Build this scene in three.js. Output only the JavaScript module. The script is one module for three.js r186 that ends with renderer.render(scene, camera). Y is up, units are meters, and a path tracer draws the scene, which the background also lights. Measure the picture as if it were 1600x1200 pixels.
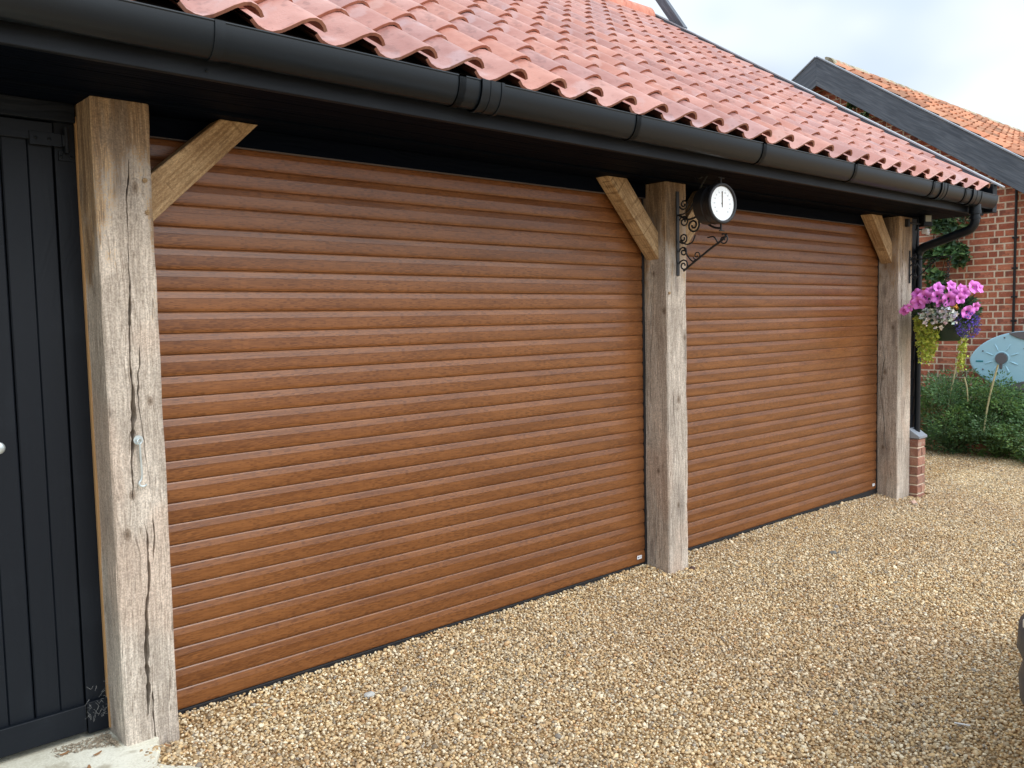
import * as THREE from 'three';
import { mergeGeometries, mergeVertices, toCreasedNormals } from 'three/addons/utils/BufferGeometryUtils.js';
import { RoundedBoxGeometry } from 'three/addons/geometries/RoundedBoxGeometry.js';

// ---------------------------------------------------------------- camera, sky, sun
const scene = new THREE.Scene();
const camera = new THREE.PerspectiveCamera(47.53, 4 / 3, 0.05, 900);
camera.position.set(-3.8996, 1.4125, 3.1559);
camera.rotation.order = 'YXZ';
camera.rotation.set(-0.0719, -0.7403, -0.0214);
camera.updateMatrixWorld(true);
camera.updateProjectionMatrix();

const renderer = new THREE.WebGLRenderer({ antialias: true });
renderer.setSize(1024, 768);
renderer.toneMapping = THREE.LinearToneMapping;
renderer.toneMappingExposure = 1.0;
renderer.shadowMap.enabled = true;

const SUN_DIR = new THREE.Vector3(0.2, 0.69, 0.69).normalize();
const sun = new THREE.DirectionalLight(0xfff1e0, 1.1);
sun.position.copy(SUN_DIR).multiplyScalar(30).add(new THREE.Vector3(1, 0, 0));
sun.target.position.set(1, 0, 0);
sun.castShadow = true;
sun.shadow.radius = 30;
sun.shadow.mapSize.set(2048, 2048);
Object.assign(sun.shadow.camera, { left: -12, right: 12, top: 12, bottom: -12, near: 1, far: 70 });
scene.add(sun, sun.target);

// ---------------------------------------------------------------- random numbers and noise
function rng(seed) {
  let a = seed >>> 0;
  return () => { a = (a + 0x6d2b79f5) | 0; let t = Math.imul(a ^ (a >>> 15), 1 | a); t = (t + Math.imul(t ^ (t >>> 7), 61 | t)) ^ t; return ((t ^ (t >>> 14)) >>> 0) / 4294967296; };
}
const LAT = new Float32Array(65536); { const r = rng(99); for (let i = 0; i < 65536; i++) LAT[i] = r(); }
const lat = (x, y) => LAT[((x * 73856093) ^ (y * 19349663) ^ ((x ^ y) * 83492791)) & 65535];
const mod = (a, n) => ((a % n) + n) % n;
function vn(x, y, px = 1 << 20, py = 1 << 20) {       // value noise, periodic in px, py
  const xi = Math.floor(x), yi = Math.floor(y), fx = x - xi, fy = y - yi;
  const u = fx * fx * (3 - 2 * fx), v = fy * fy * (3 - 2 * fy);
  const x0 = mod(xi, px), x1 = mod(xi + 1, px), y0 = mod(yi, py), y1 = mod(yi + 1, py);
  const a = lat(x0, y0), b = lat(x1, y0), c = lat(x0, y1), d = lat(x1, y1);
  return a + (b - a) * u + (c - a) * v + (a - b - c + d) * u * v;
}
function fbm(x, y, px, py, oct = 4) { let s = 0, a = 0.5, n = 0; for (let i = 0; i < oct; i++) { s += a * vn(x + i * 17, y + i * 31, px, py); n += a; a *= 0.5; x *= 2; y *= 2; px *= 2; py *= 2; } return s / n; }
const sst = (a, b, x) => { const t = Math.min(1, Math.max(0, (x - a) / (b - a))); return t * t * (3 - 2 * t); };
const mix = (a, b, t) => a + (b - a) * t;
const mix3 = (a, b, t) => [mix(a[0], b[0], t), mix(a[1], b[1], t), mix(a[2], b[2], t)];
function n3(x, y, z) { const zi = Math.floor(z), f = z - zi, w = f * f * (3 - 2 * f); return mix(vn(x + zi * 37.1, y + zi * 11.3), vn(x + (zi + 1) * 37.1, y + (zi + 1) * 11.3), w); }
function fbm3(x, y, z, oct) { let s = 0, a = 0.5, n = 0; for (let i = 0; i < oct; i++) { s += a * n3(x, y, z); n += a; a *= 0.5; x *= 2.03; y *= 2.03; z *= 2.03; } return s / n; }

{ // overcast sky, brighter towards the zenith, thin cloud broken by paler patches
  const W = 1024, H = 512, data = new Float32Array(W * H * 4);
  for (let j = 0; j < H; j++) for (let i = 0; i < W; i++) {
    const lon = ((i + 0.5) / W - 0.5) * 2 * Math.PI, la = ((j + 0.5) / H - 0.5) * Math.PI;
    const x = Math.cos(la) * Math.cos(lon), y = Math.sin(la), z = Math.cos(la) * Math.sin(lon);
    const e = Math.max(0, y), k = 1 / (e + 0.35);
    const c = fbm3(x * k * 1.5 + 5, z * k * 1.5 + 9, y * 1.2, 5), d = fbm3(x * k * 3.1 + 2, z * k * 3.1 + 4, y * 2 + 7, 4);
    const br = sst(0.4, 0.66, c), gr = sst(0.45, 0.7, d);
    let L = 0.82 + 0.26 * e + 0.2 * br - 0.15 * gr;
    let col = mix3([0.85, 0.99, 1.16], [0.99, 1.04, 1.08], br);
    const s = Math.max(0, x * SUN_DIR.x + y * SUN_DIR.y + z * SUN_DIR.z);
    L += 3.0 * Math.pow(s, 6.5);
    if (y < 0) { const t = sst(0, -0.15, y); L *= mix(1, 0.45, t); col = mix3(col, [0.95, 0.9, 0.8], t); }
    const o = (j * W + i) * 4;
    data[o] = L * col[0]; data[o + 1] = L * col[1]; data[o + 2] = L * col[2]; data[o + 3] = 1;
  }
  const t = new THREE.DataTexture(data, W, H, THREE.RGBAFormat, THREE.FloatType);
  t.mapping = THREE.EquirectangularReflectionMapping; t.magFilter = t.minFilter = THREE.LinearFilter; t.wrapS = THREE.RepeatWrapping; t.needsUpdate = true;
  scene.background = t; scene.environment = t; scene.environmentIntensity = 1;
}

// ---------------------------------------------------------------- textures
function makeTex(w, h, fn, srgb = true) {             // fn(u, v) -> [r, g, b] 0..1
  const d = new Uint8Array(w * h * 4);
  for (let j = 0; j < h; j++) for (let i = 0; i < w; i++) {
    const c = fn((i + 0.5) / w, (j + 0.5) / h), o = (j * w + i) * 4;
    d[o] = Math.max(0, Math.min(255, c[0] * 255)); d[o + 1] = Math.max(0, Math.min(255, c[1] * 255)); d[o + 2] = Math.max(0, Math.min(255, c[2] * 255)); d[o + 3] = 255;
  }
  const t = new THREE.DataTexture(d, w, h, THREE.RGBAFormat);
  if (srgb) t.colorSpace = THREE.SRGBColorSpace;
  t.wrapS = t.wrapT = THREE.RepeatWrapping; t.magFilter = THREE.LinearFilter; t.minFilter = THREE.LinearMipmapLinearFilter; t.generateMipmaps = true; t.anisotropy = 8; t.needsUpdate = true;
  return t;
}
const rep = (t, sx, sy) => { t.repeat.set(1 / sx, 1 / sy); return t; };   // uv in metres, one tile covers sx x sy metres
const g3 = (x) => [x, x, x];
const rgb = (r, g, b) => [r / 255, g / 255, b / 255];

// weathered oak: 1 m across, 2.4 m up the post
const KNOTS = [[0.262, 0.73, 0.022], [0.285, 0.86, 0.018], [0.36, 1.17, 0.017], [0.345, 1.88, 0.02], [0.6, 1.45, 0.02], [0.53, 1.66, 0.016], [0.55, 0.55, 0.018], [0.72, 0.95, 0.024], [0.78, 1.3, 0.018], [0.71, 0.35, 0.02]];
const oakFn = (u, v) => {
  let wob = (fbm(u * 6, v * 6, 6, 6, 3) - 0.5) * 0.04, knot = 0;
  for (const [ku, ky, kr] of KNOTS) { const du = (u - ku) / kr, dv = (v * 2.4 - 0.22 - ky) / (kr * 1.7), q = du * du + dv * dv; if (q < 9) { wob += du * kr * 0.75 * Math.exp(-q * 0.7); knot = Math.max(knot, Math.exp(-q * 5) + 0.35 * Math.exp(-q * 1.2) * (0.5 + 0.5 * Math.sin(Math.sqrt(q) * 16))); } }
  const uu = u + wob;
  const fib = fbm(uu * 240, v * 26, 240, 26, 3), fib2 = vn(uu * 420, v * 60, 420, 60), band = fbm(uu * 34, v * 2, 34, 2, 4);
  const patch = fbm(u * 9, v * 9, 9, 9, 4), fine = vn(u * 300, v * 700, 300, 700);
  return { fib, fib2, band, patch, fine, knot };
};
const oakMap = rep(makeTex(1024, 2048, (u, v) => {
  const { fib, fib2, band, patch, fine, knot } = oakFn(u, v);
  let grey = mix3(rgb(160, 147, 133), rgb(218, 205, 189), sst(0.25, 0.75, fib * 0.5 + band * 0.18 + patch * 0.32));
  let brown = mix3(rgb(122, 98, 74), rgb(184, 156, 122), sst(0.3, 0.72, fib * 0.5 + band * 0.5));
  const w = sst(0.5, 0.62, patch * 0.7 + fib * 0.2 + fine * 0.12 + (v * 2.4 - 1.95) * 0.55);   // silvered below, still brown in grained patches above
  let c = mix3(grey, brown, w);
  const pink = sst(0.5, 0.7, fbm(u * 5 + 3, v * 6 + 1, 5, 6, 3)) * (1 - w);
  c = mix3(c, rgb(190, 160, 138), 0.35 * pink);
  const stain = sst(0.6, 0.76, fbm(u * 14 + 7, v * 8 + 2, 14, 8, 5) * 0.75 + fib * 0.25);
  c = mix3(c, rgb(112, 101, 92), 0.5 * stain);
  const dk = sst(0.62, 0.82, fib2 * 0.6 + fib * 0.4);
  c = mix3(c, rgb(92, 78, 64), 0.5 * dk);
  c = mix3(c, rgb(84, 66, 50), 0.7 * Math.min(1, knot));
  return c.map((x) => x * (0.84 + 0.26 * fine));
}), 1, 2.4);
const oakBump = rep(makeTex(1024, 2048, (u, v) => { const { fib, fib2, band } = oakFn(u, v); return g3(0.5 * fib + 0.2 * fib2 + 0.3 * band); }, false), 1, 2.4);
// brown sheltered oak of the braces: grain along u, 1 m x 0.5 m
const braceMap = rep(makeTex(1024, 512, (u, v) => {
  const g = fbm(u * 6, v * 60, 6, 60, 3), s = vn(u * 110, v * 6, 110, 6), p = fbm(u * 6, v * 3, 6, 3, 4), f = vn(u * 160, v * 240, 160, 240);
  let c = mix3(rgb(146, 114, 78), rgb(208, 178, 136), sst(0.25, 0.75, g * 0.45 + p * 0.45 + f * 0.1));
  c = mix3(c, rgb(102, 74, 46), 0.5 * sst(0.72, 0.95, s * 0.7 + p * 0.4) + 0.4 * sst(0.7, 0.86, g));
  return c.map((x) => x * (0.9 + 0.16 * f));
}), 1, 0.5);
const braceBump = rep(makeTex(1024, 512, (u, v) => g3(0.5 * vn(u * 110, v * 5, 110, 5) + 0.3 * fbm(u * 6, v * 60, 6, 60, 3) + 0.2 * vn(u * 200, v * 200, 200, 200)), false), 1, 0.5);
// wood-grain foil of the roller slats: 2.4 m x 0.6 m
const foilG = (u, v) => {
  const wv = (fbm(u * 10, v * 8, 10, 8, 3) - 0.5) * 0.02;
  const fine = fbm(u * 60, (v + wv) * 170, 60, 170, 3), dash = vn(u * 150, (v + wv) * 330, 150, 330), broad = fbm(u * 7, (v + wv) * 22, 7, 22, 3), clus = fbm(u * 22, v * 26, 22, 26, 3);
  return { fine, dash, broad, clus };
};
const foilMap = rep(makeTex(2048, 1024, (u, v) => {
  const { fine, dash, broad, clus } = foilG(u, v);
  let c = mix3(rgb(110, 66, 34), rgb(143, 92, 51), sst(0.15, 0.85, fine * 0.5 + broad * 0.5));
  const d = sst(0.56, 0.78, dash * 0.55 + fine * 0.25 + clus * 0.32);
  c = mix3(c, rgb(80, 44, 22), 0.55 * d);
  return c;
}), 2.4, 0.6);
// black painted board, grain along u: 2 m x 1 m
const blackBump = rep(makeTex(1024, 512, (u, v) => { const w = (fbm(u * 4, v * 5, 4, 5, 3) - 0.5) * 0.16; return g3(0.65 * fbm(u * 4, (v + w) * 42, 4, 42, 3) + 0.35 * vn(u * 12, (v + w) * 120, 12, 120)); }, false), 2, 1);
const charMap = rep(makeTex(1024, 512, (u, v) => { const w = (fbm(u * 4, v * 5, 4, 5, 3) - 0.5) * 0.03, g = 0.5 * fbm(u * 8, (v + w) * 70, 8, 70, 3) + 0.5 * vn(u * 24, (v + w) * 190, 24, 190), p = fbm(u * 6, v * 4, 6, 4, 4); let c = mix3(rgb(74, 82, 92), rgb(106, 114, 124), sst(0.2, 0.8, g * 0.7 + p * 0.3)); return mix3(c, rgb(134, 138, 140), 0.4 * sst(0.62, 0.8, p * 0.6 + g * 0.4)); }), 2, 1);
const speck = (base, dust, amt) => (u, v) => { const d = vn(u * 230, v * 230, 230, 230), p = fbm(u * 6, v * 6, 6, 6, 4); return mix3(base, dust, amt * (0.6 * sst(0.8, 0.98, d) * sst(0.35, 0.7, p) + 0.35 * sst(0.5, 0.8, p))); };
const blackMap = rep(makeTex(512, 512, speck(rgb(15, 20, 27), rgb(84, 88, 90), 0.26)), 1, 1);
const plasticMap = rep(makeTex(512, 512, speck(rgb(18, 25, 31), rgb(108, 112, 110), 0.26)), 0.8, 0.8);
// clay for the roof tiles, 0.8 m
const clayMap = rep(makeTex(512, 512, (u, v) => {
  const p = fbm(u * 5, v * 5, 5, 5, 4), f = vn(u * 256, v * 256, 256, 256), b = fbm(u * 24, v * 10, 24, 10, 3);
  let c = mix3(rgb(200, 146, 130), rgb(226, 180, 164), sst(0.25, 0.75, p * 0.6 + b * 0.4));
  c = mix3(c, rgb(226, 208, 204), 0.5 * sst(0.56, 0.74, fbm(u * 11 + 4, v * 7 + 2, 11, 7, 4)));
  c = mix3(c, rgb(130, 92, 84), 0.8 * sst(0.93, 0.99, f) + 0.28 * sst(0.6, 0.8, fbm(u * 30 + 9, v * 18 + 5, 30, 18, 3)));
  return c;
}), 0.8, 0.8);
const clayBump = rep(makeTex(512, 512, (u, v) => g3(0.6 * fbm(u * 40, v * 40, 40, 40, 3) + 0.4 * vn(u * 250, v * 250, 250, 250)), false), 0.8, 0.8);
const brickMap = rep(makeTex(512, 512, (u, v) => {
  const p = fbm(u * 8, v * 8, 8, 8, 4), f = vn(u * 200, v * 200, 200, 200);
  let c = mix3(rgb(182, 114, 92), rgb(212, 150, 124), sst(0.3, 0.7, p * 0.75 + f * 0.25));
  c = mix3(c, rgb(128, 92, 84), 0.6 * sst(0.56, 0.76, fbm(u * 14 + 3, v * 20 + 8, 14, 20, 4)));
  c = mix3(c, rgb(232, 206, 184), 0.5 * sst(0.62, 0.8, fbm(u * 20 + 1, v * 26 + 3, 20, 26, 3)));
  return c;
}), 0.9, 0.9);
const mortarMap = rep(makeTex(256, 256, (u, v) => mix3(rgb(222, 202, 176), rgb(240, 226, 206), fbm(u * 20, v * 20, 20, 20, 4))), 0.6, 0.6);
const roughBump = rep(makeTex(512, 512, (u, v) => g3(fbm(u * 50, v * 50, 50, 50, 4)), false), 0.5, 0.5);
const concMap = rep(makeTex(1024, 1024, (u, v) => {
  const p = fbm(u * 6, v * 6, 6, 6, 5), f = vn(u * 340, v * 340, 340, 340), s = fbm(u * 16 + 3, v * 16, 16, 16, 4);
  let c = mix3(rgb(206, 200, 178), rgb(234, 230, 212), sst(0.25, 0.75, p * 0.7 + f * 0.3));
  c = mix3(c, rgb(140, 128, 104), 0.5 * sst(0.6, 0.8, s)); c = mix3(c, rgb(120, 108, 90), 0.7 * sst(0.95, 1, f));
  return c;
}), 1.4, 1.4);
const soilMap = rep(makeTex(1024, 1024, (u, v) => {
  const f = vn(u * 190, v * 190, 190, 190), f2 = vn(u * 390 + 3, v * 390, 390, 390), p = fbm(u * 5, v * 5, 5, 5, 3);
  let c = mix3(rgb(150, 118, 78), rgb(218, 184, 132), sst(0.2, 0.85, f * 0.6 + f2 * 0.4));
  return mix3(c, rgb(150, 138, 122), 0.4 * sst(0.5, 0.75, p));
}), 2, 2);

// ---------------------------------------------------------------- materials
const std = (o) => new THREE.MeshStandardMaterial(o);
const lin = (r, g, b) => new THREE.Color().setRGB(r, g, b);
const M = {
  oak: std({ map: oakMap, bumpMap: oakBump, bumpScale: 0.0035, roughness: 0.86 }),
  brace: std({ map: braceMap, bumpMap: braceBump, bumpScale: 0.002, roughness: 0.82 }),
  batten: std({ color: lin(0.42, 0.24, 0.1), roughness: 0.8 }),
  black: new THREE.MeshPhysicalMaterial({ map: blackMap, bumpMap: blackBump, bumpScale: 0.002, roughness: 0.5, specularIntensity: 0.4 }),
  stain: new THREE.MeshPhysicalMaterial({ color: lin(0.002, 0.0036, 0.0075), bumpMap: blackBump, bumpScale: 0.003, roughness: 0.6, specularIntensity: 0.06 }),
  door: new THREE.MeshPhysicalMaterial({ map: blackMap, bumpMap: blackBump, bumpScale: 0.0008, roughness: 0.5, specularIntensity: 0.45 }),
  charcoal: std({ map: charMap, bumpMap: blackBump, bumpScale: 0.0015, roughness: 0.62 }),
  plastic: new THREE.MeshPhysicalMaterial({ map: plasticMap, roughness: 0.36, specularIntensity: 0.6 }),
  iron: std({ color: lin(0.018, 0.019, 0.022), roughness: 0.5, metalness: 0.2, bumpMap: roughBump, bumpScale: 0.0005 }),
  rubber: std({ color: lin(0.012, 0.012, 0.014), roughness: 0.65 }),
  steel: std({ color: lin(0.62, 0.68, 0.68), roughness: 0.42, metalness: 0.75 }),
  lead: std({ color: lin(0.3, 0.33, 0.37), roughness: 0.5, metalness: 0.35, bumpMap: roughBump, bumpScale: 0.001 }),
  cap: std({ color: lin(0.42, 0.46, 0.5), roughness: 0.4, metalness: 0.2 }),
  mortar: std({ map: mortarMap, bumpMap: roughBump, bumpScale: 0.003, roughness: 0.95 }),
  concrete: std({ map: concMap, bumpMap: roughBump, bumpScale: 0.0015, roughness: 0.9 }),
  soil: std({ map: soilMap, roughness: 0.95 }),
  lipm: std({ color: lin(0.1, 0.08, 0.07), roughness: 0.6 }),
  white: std({ color: lin(0.8, 0.8, 0.8), roughness: 0.4 }),
  felt: std({ color: lin(0.01, 0.01, 0.011), roughness: 0.9 }),
};
const tileTints = [[1, 0.9, 0.88], [0.93, 0.78, 0.72], [1, 0.97, 0.98], [0.95, 0.86, 0.86], [0.8, 0.72, 0.74], [1, 0.84, 0.76], [0.84, 0.82, 0.88]];
const tileMats = tileTints.map((c) => std({ map: clayMap, color: lin(c[0] * 0.76, c[1] * 0.69, c[2] * 0.71), bumpMap: clayBump, bumpScale: 0.0012, roughness: 0.4 }));
const ridgeMats = [[0.95, 0.66, 0.55], [0.85, 0.56, 0.46]].map((c) => std({ map: clayMap, color: lin(...c), bumpMap: clayBump, bumpScale: 0.001, roughness: 0.7 }));
const tileEdge = std({ map: clayMap, color: lin(0.6, 0.44, 0.35), bumpMap: clayBump, bumpScale: 0.001, roughness: 0.85 });
const brickTints = [[0.95, 0.72, 0.66], [0.8, 0.6, 0.56], [1, 0.8, 0.7], [0.68, 0.55, 0.56], [0.88, 0.62, 0.52], [0.74, 0.52, 0.46]];
const brickMats = brickTints.map((c) => std({ map: brickMap, color: lin(c[0] * 0.98, c[1] * 0.98, c[2] * 0.98), bumpMap: roughBump, bumpScale: 0.003, roughness: 0.92 }));

const plinthMats = [[0.62, 0.74, 0.78], [0.54, 0.62, 0.66], [0.68, 0.78, 0.8]].map((c) => std({ map: brickMap, color: lin(...c), bumpMap: roughBump, bumpScale: 0.003, roughness: 0.92 }));
// ---------------------------------------------------------------- object helpers
const used = new Map();
function numbered(n) { const k = used.get(n) || 0; used.set(n, k + 1); return k ? n + '_' + String(k).padStart(3, '0') : n; }
function thing(name, label, category, pos = [0, 0, 0], group) {
  const o = new THREE.Group(); o.name = numbered(name); o.position.set(...pos); o.userData = { label, category };
  if (group) o.userData.group = group;
  scene.add(o); return o;
}
function part(name, geo, mat, parent, label) {
  const m = new THREE.Mesh(geo, mat); m.name = name; m.castShadow = m.receiveShadow = true; if (label) m.userData.label = label; parent.add(m); return m;
}
function single(name, geo, mat, label, category, group) { const m = part(numbered(name), geo, mat, scene); m.userData = { label, category }; if (group) m.userData.group = group; return m; }
function holder(name, parent, label) { const o = new THREE.Group(); o.name = name; if (label) o.userData.label = label; parent.add(o); return o; }
const merge = (l) => { const flat = l.map((g) => (g.index ? g.toNonIndexed() : g)); for (const g of flat) for (const k of Object.keys(g.attributes)) if (!['position', 'normal', 'uv', 'color'].includes(k)) g.deleteAttribute(k); return mergeGeometries(flat); };
// world-scale box mapping: u along the longest horizontal run, v the other way
function boxUV(g, ou = 0, ov = 0, grain = 'x') {
  const p = g.attributes.position, n = g.attributes.normal, uv = new Float32Array(p.count * 2);
  for (let i = 0; i < p.count; i++) {
    const x = p.getX(i), y = p.getY(i), z = p.getZ(i), ax = Math.abs(n.getX(i)), ay = Math.abs(n.getY(i)), az = Math.abs(n.getZ(i));
    let a, b;
    if (grain === 'x') { if (ax > ay && ax > az) { a = z; b = y; } else if (ay > az) { a = x; b = z; } else { a = x; b = y; } }
    else if (grain === 'z') { if (az > ay && az > ax) { a = x; b = y; } else if (ay > ax) { a = z; b = x; } else { a = z; b = y; } }
    else { if (ay > ax && ay > az) { a = x; b = z; } else if (ax > az) { a = y; b = z; } else { a = y; b = x; } }
    uv[i * 2] = a + ou; uv[i * 2 + 1] = b + ov;
  }
  g.setAttribute('uv', new THREE.BufferAttribute(uv, 2)); return g;
}
function bx(x0, x1, y0, y1, z0, z1, r = 0.003, grain = 'x', ou = 0, ov = 0) {
  const g = r > 0 ? new RoundedBoxGeometry(x1 - x0, y1 - y0, z1 - z0, 1, r) : new THREE.BoxGeometry(x1 - x0, y1 - y0, z1 - z0);
  g.translate((x0 + x1) / 2, (y0 + y1) / 2, (z0 + z1) / 2);
  return boxUV(g, ou, ov, grain);
}
const V = (x, y, z) => new THREE.Vector3(x, y, z);
function tube(pts, r, seg = 24, rad = 8, closed = false, tension = 0.5) { return new THREE.TubeGeometry(new THREE.CatmullRomCurve3(pts.map((p) => V(...p)), closed, 'catmullrom', tension), seg, r, rad, closed); }
function rod(a, b, r, rad = 10) { const A = V(...a), B = V(...b), d = B.clone().sub(A), g = new THREE.CylinderGeometry(r, r, d.length(), rad); g.applyQuaternion(new THREE.Quaternion().setFromUnitVectors(V(0, 1, 0), d.normalize())); g.translate((A.x + B.x) / 2, (A.y + B.y) / 2, (A.z + B.z) / 2); return g; }
function scroll(cx, cy, r0, turns, a0, dir, x, wr = 0.004) {   // spiral in the plane x = const; cx is z, cy is y
  const pts = [], n = 26;
  for (let i = 0; i <= n; i++) { const t = i / n, a = a0 + dir * t * turns * 2 * Math.PI, r = r0 * (1 - 0.78 * t); pts.push([x, cy + r * Math.sin(a), cx + r * Math.cos(a)]); }
  return tube(pts, wr, 40, 5);
}
const seen = (x, y, z, m = 1.03) => { const v = V(x, y, z).project(camera); return v.z < 1 && Math.abs(v.x) < m && Math.abs(v.y) < m; };
const px = (x, y, z) => { const v = V(x, y, z).project(camera); return [(v.x + 1) * 800, (1 - v.y) * 600]; };

// ---------------------------------------------------------------- ground
const spill = (x, z) => (x < -2.3 && z > -0.1 && z < 2 ? 0.034 * Math.exp(-Math.pow((x - concEdge(z) - 0.02) / 0.16, 2)) * sst(0.12, 0.25, z) : 0);
function concEdge(z) { return -2.835 + 0.05 * Math.sin(z * 9 + 1) * sst(0.15, 0.5, z) - 0.1 * sst(0.1, 0.25, z) + 0.13 * sst(0.28, 0.6, z) + 0.02 * Math.sin(z * 31); }
const groundY = (x, z) => spill(x, z) - 0.012 - 0.028 * sst(0, 0.22, z) - 0.03 * Math.max(0, Math.min(x, 8) - 2) + 0.011 * (fbm(x * 1.5 + 40, z * 1.5 + 40, 4096, 4096, 3) - 0.5) * 2;
{
  const xs = [-300, -120, -50, -20, -10], zs = [-300, -120, -50, -20, -10];
  for (let x = -6; x <= 9.001; x += 0.15) xs.push(x); xs.push(12, 20, 50, 120, 300);
  for (let z = -4; z <= 7.001; z += 0.12) zs.push(z); zs.push(10, 20, 50, 120, 300);
  const pos = [], uv = [], idx = [];
  for (const z of zs) for (const x of xs) { pos.push(x, groundY(x, z) - spill(x, z) - 0.006, z); uv.push(x, z); }
  for (let j = 0; j < zs.length - 1; j++) for (let i = 0; i < xs.length - 1; i++) { const a = j * xs.length + i, b = a + 1, c = a + xs.length, d = c + 1; idx.push(a, c, b, b, c, d); }
  const g = new THREE.BufferGeometry(); g.setAttribute('position', new THREE.Float32BufferAttribute(pos, 3)); g.setAttribute('uv', new THREE.Float32BufferAttribute(uv, 2)); g.setIndex(idx); g.computeVertexNormals();
  const m = part('ground', g, M.soil, scene); m.userData.kind = 'structure';
}
// edge of the concrete apron beside the left post: gravel spills over it
{
  const s = new THREE.Shape(); s.moveTo(-5.5, -0.05); s.lineTo(-2.8, -0.05);
  for (let z = -0.05; z <= 1.6; z += 0.05) s.lineTo(concEdge(z) + 0.03, z);
  s.lineTo(-3.2, 1.9); s.lineTo(-5.5, 1.9);
  const g = new THREE.ExtrudeGeometry(s, { depth: 0.12, bevelEnabled: true, bevelSize: 0.008, bevelThickness: 0.008, bevelSegments: 2, curveSegments: 2 });
  g.rotateX(Math.PI / 2);
  boxUV(g); g.translate(0, 0.006, 0);
  const m = part('concrete_apron', g, M.concrete, scene); m.userData.kind = 'structure';
}
{ // loose pea shingle
  const g = new THREE.IcosahedronGeometry(1, 1), p = g.attributes.position, r = rng(5);
  const gi = mergeVertices(new THREE.BufferGeometry().setAttribute('position', p.clone()), 1e-3), q = gi.attributes.position;
  for (let i = 0; i < q.count; i++) { const k = 0.82 + 0.3 * r(); q.setXYZ(i, q.getX(i) * k, q.getY(i) * k, q.getZ(i) * k); }
  gi.computeVertexNormals();
  const cols = [[0.64, 0.5, 0.32], [0.52, 0.36, 0.2], [0.74, 0.64, 0.48], [0.4, 0.27, 0.14], [0.44, 0.35, 0.24], [0.6, 0.43, 0.23], [0.28, 0.21, 0.14], [0.8, 0.7, 0.54], [0.34, 0.3, 0.26], [0.5, 0.3, 0.15]];
  const wts = [0.2, 0.17, 0.13, 0.1, 0.11, 0.13, 0.05, 0.05, 0.03, 0.03];
  const list = [];
  const cell = 0.0106;
  for (let z = 0.0; z < 4.4; z += cell) for (let x = -3.2; x < 7.2; x += cell) {
    const X = x + (r() - 0.5) * cell * 1.3, Z = z + (r() - 0.5) * cell * 1.3, c = r(), s = r(), h = r();
    if (X > 3.15 ? Z < (X > 3.4 ? -1.4 : 0.24) : (Z < 0.012 || (Z < 0.178 && ((X > -2.97 && X < -2.77) || (X > -0.005 && X < 0.185) || (X > 2.92 && X < 3.15))))) continue;
    const ce = concEdge(Z);
    if (X < ce && r() > 0.02 + 0.9 * sst(0.08, 0, ce - X) ) continue;
    if (X < ce && X < ce - 0.12) continue;
    if (X < -2.76 && Z < 0.2) { if (X < -2.97 || r() < 0.4) continue; }
    if (!seen(X, groundY(X, Z), Z, 1.12)) continue;
    list.push([X, Z, c, s, h]);
  }
  for (let z = -1.4; z < 0.24; z += 0.018) for (let x = 3.42; x < 7; x += 0.018) { const X = x + (r() - 0.5) * 0.02, Z = z + (r() - 0.5) * 0.02; if (seen(X, groundY(X, Z), Z, 1.12)) list.push([X, Z, r(), r(), r()]); }
  const im = new THREE.InstancedMesh(gi, std({ roughness: 0.72, bumpMap: roughBump, bumpScale: 0.001 }), list.length);
  const m4 = new THREE.Matrix4(), qt = new THREE.Quaternion(), eu = new THREE.Euler(), sc = V(1, 1, 1), po = V(0, 0, 0), col = new THREE.Color();
  list.forEach(([X, Z, c, s, h], i) => {
    const size = 0.0037 + 0.004 * s * s + (s > 0.992 ? 0.004 : 0);
    eu.set((r() - 0.5) * 1.1, r() * 6.28, (r() - 0.5) * 1.1); qt.setFromEuler(eu);
    sc.set(size * (0.9 + 0.6 * r()), size * (0.6 + 0.35 * r()), size * (0.8 + 0.3 * r()));
    po.set(X, groundY(X, Z) + 0.001 + 0.007 * h + (X < concEdge(Z) + 0.03 ? 0.012 : 0), Z);
    im.setMatrixAt(i, m4.compose(po, qt, sc));
    let k = 0, a = c; while (k < wts.length - 1 && a > wts[k]) a -= wts[k++];
    const big = fbm(X * 1.3 + 9, Z * 1.3 + 5, 4096, 4096, 3), b = (0.72 + 0.56 * r()) * (0.86 + 0.28 * big);
    col.setRGB(cols[k][0] * b, cols[k][1] * b * (0.94 + 0.05 * big), cols[k][2] * b * 0.88);
    im.setColorAt(i, col);
  });
  im.name = 'gravel'; im.castShadow = im.receiveShadow = true;
  im.userData = { kind: 'stuff', label: 'loose tan and cream pea shingle covering the drive', category: 'gravel' };
  scene.add(im);
}

// ---------------------------------------------------------------- garage
const garage = thing('garage', 'oak framed double garage with pantile roof, brown roller doors and black guttering', 'garage', [0, 0, 0]);
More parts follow.
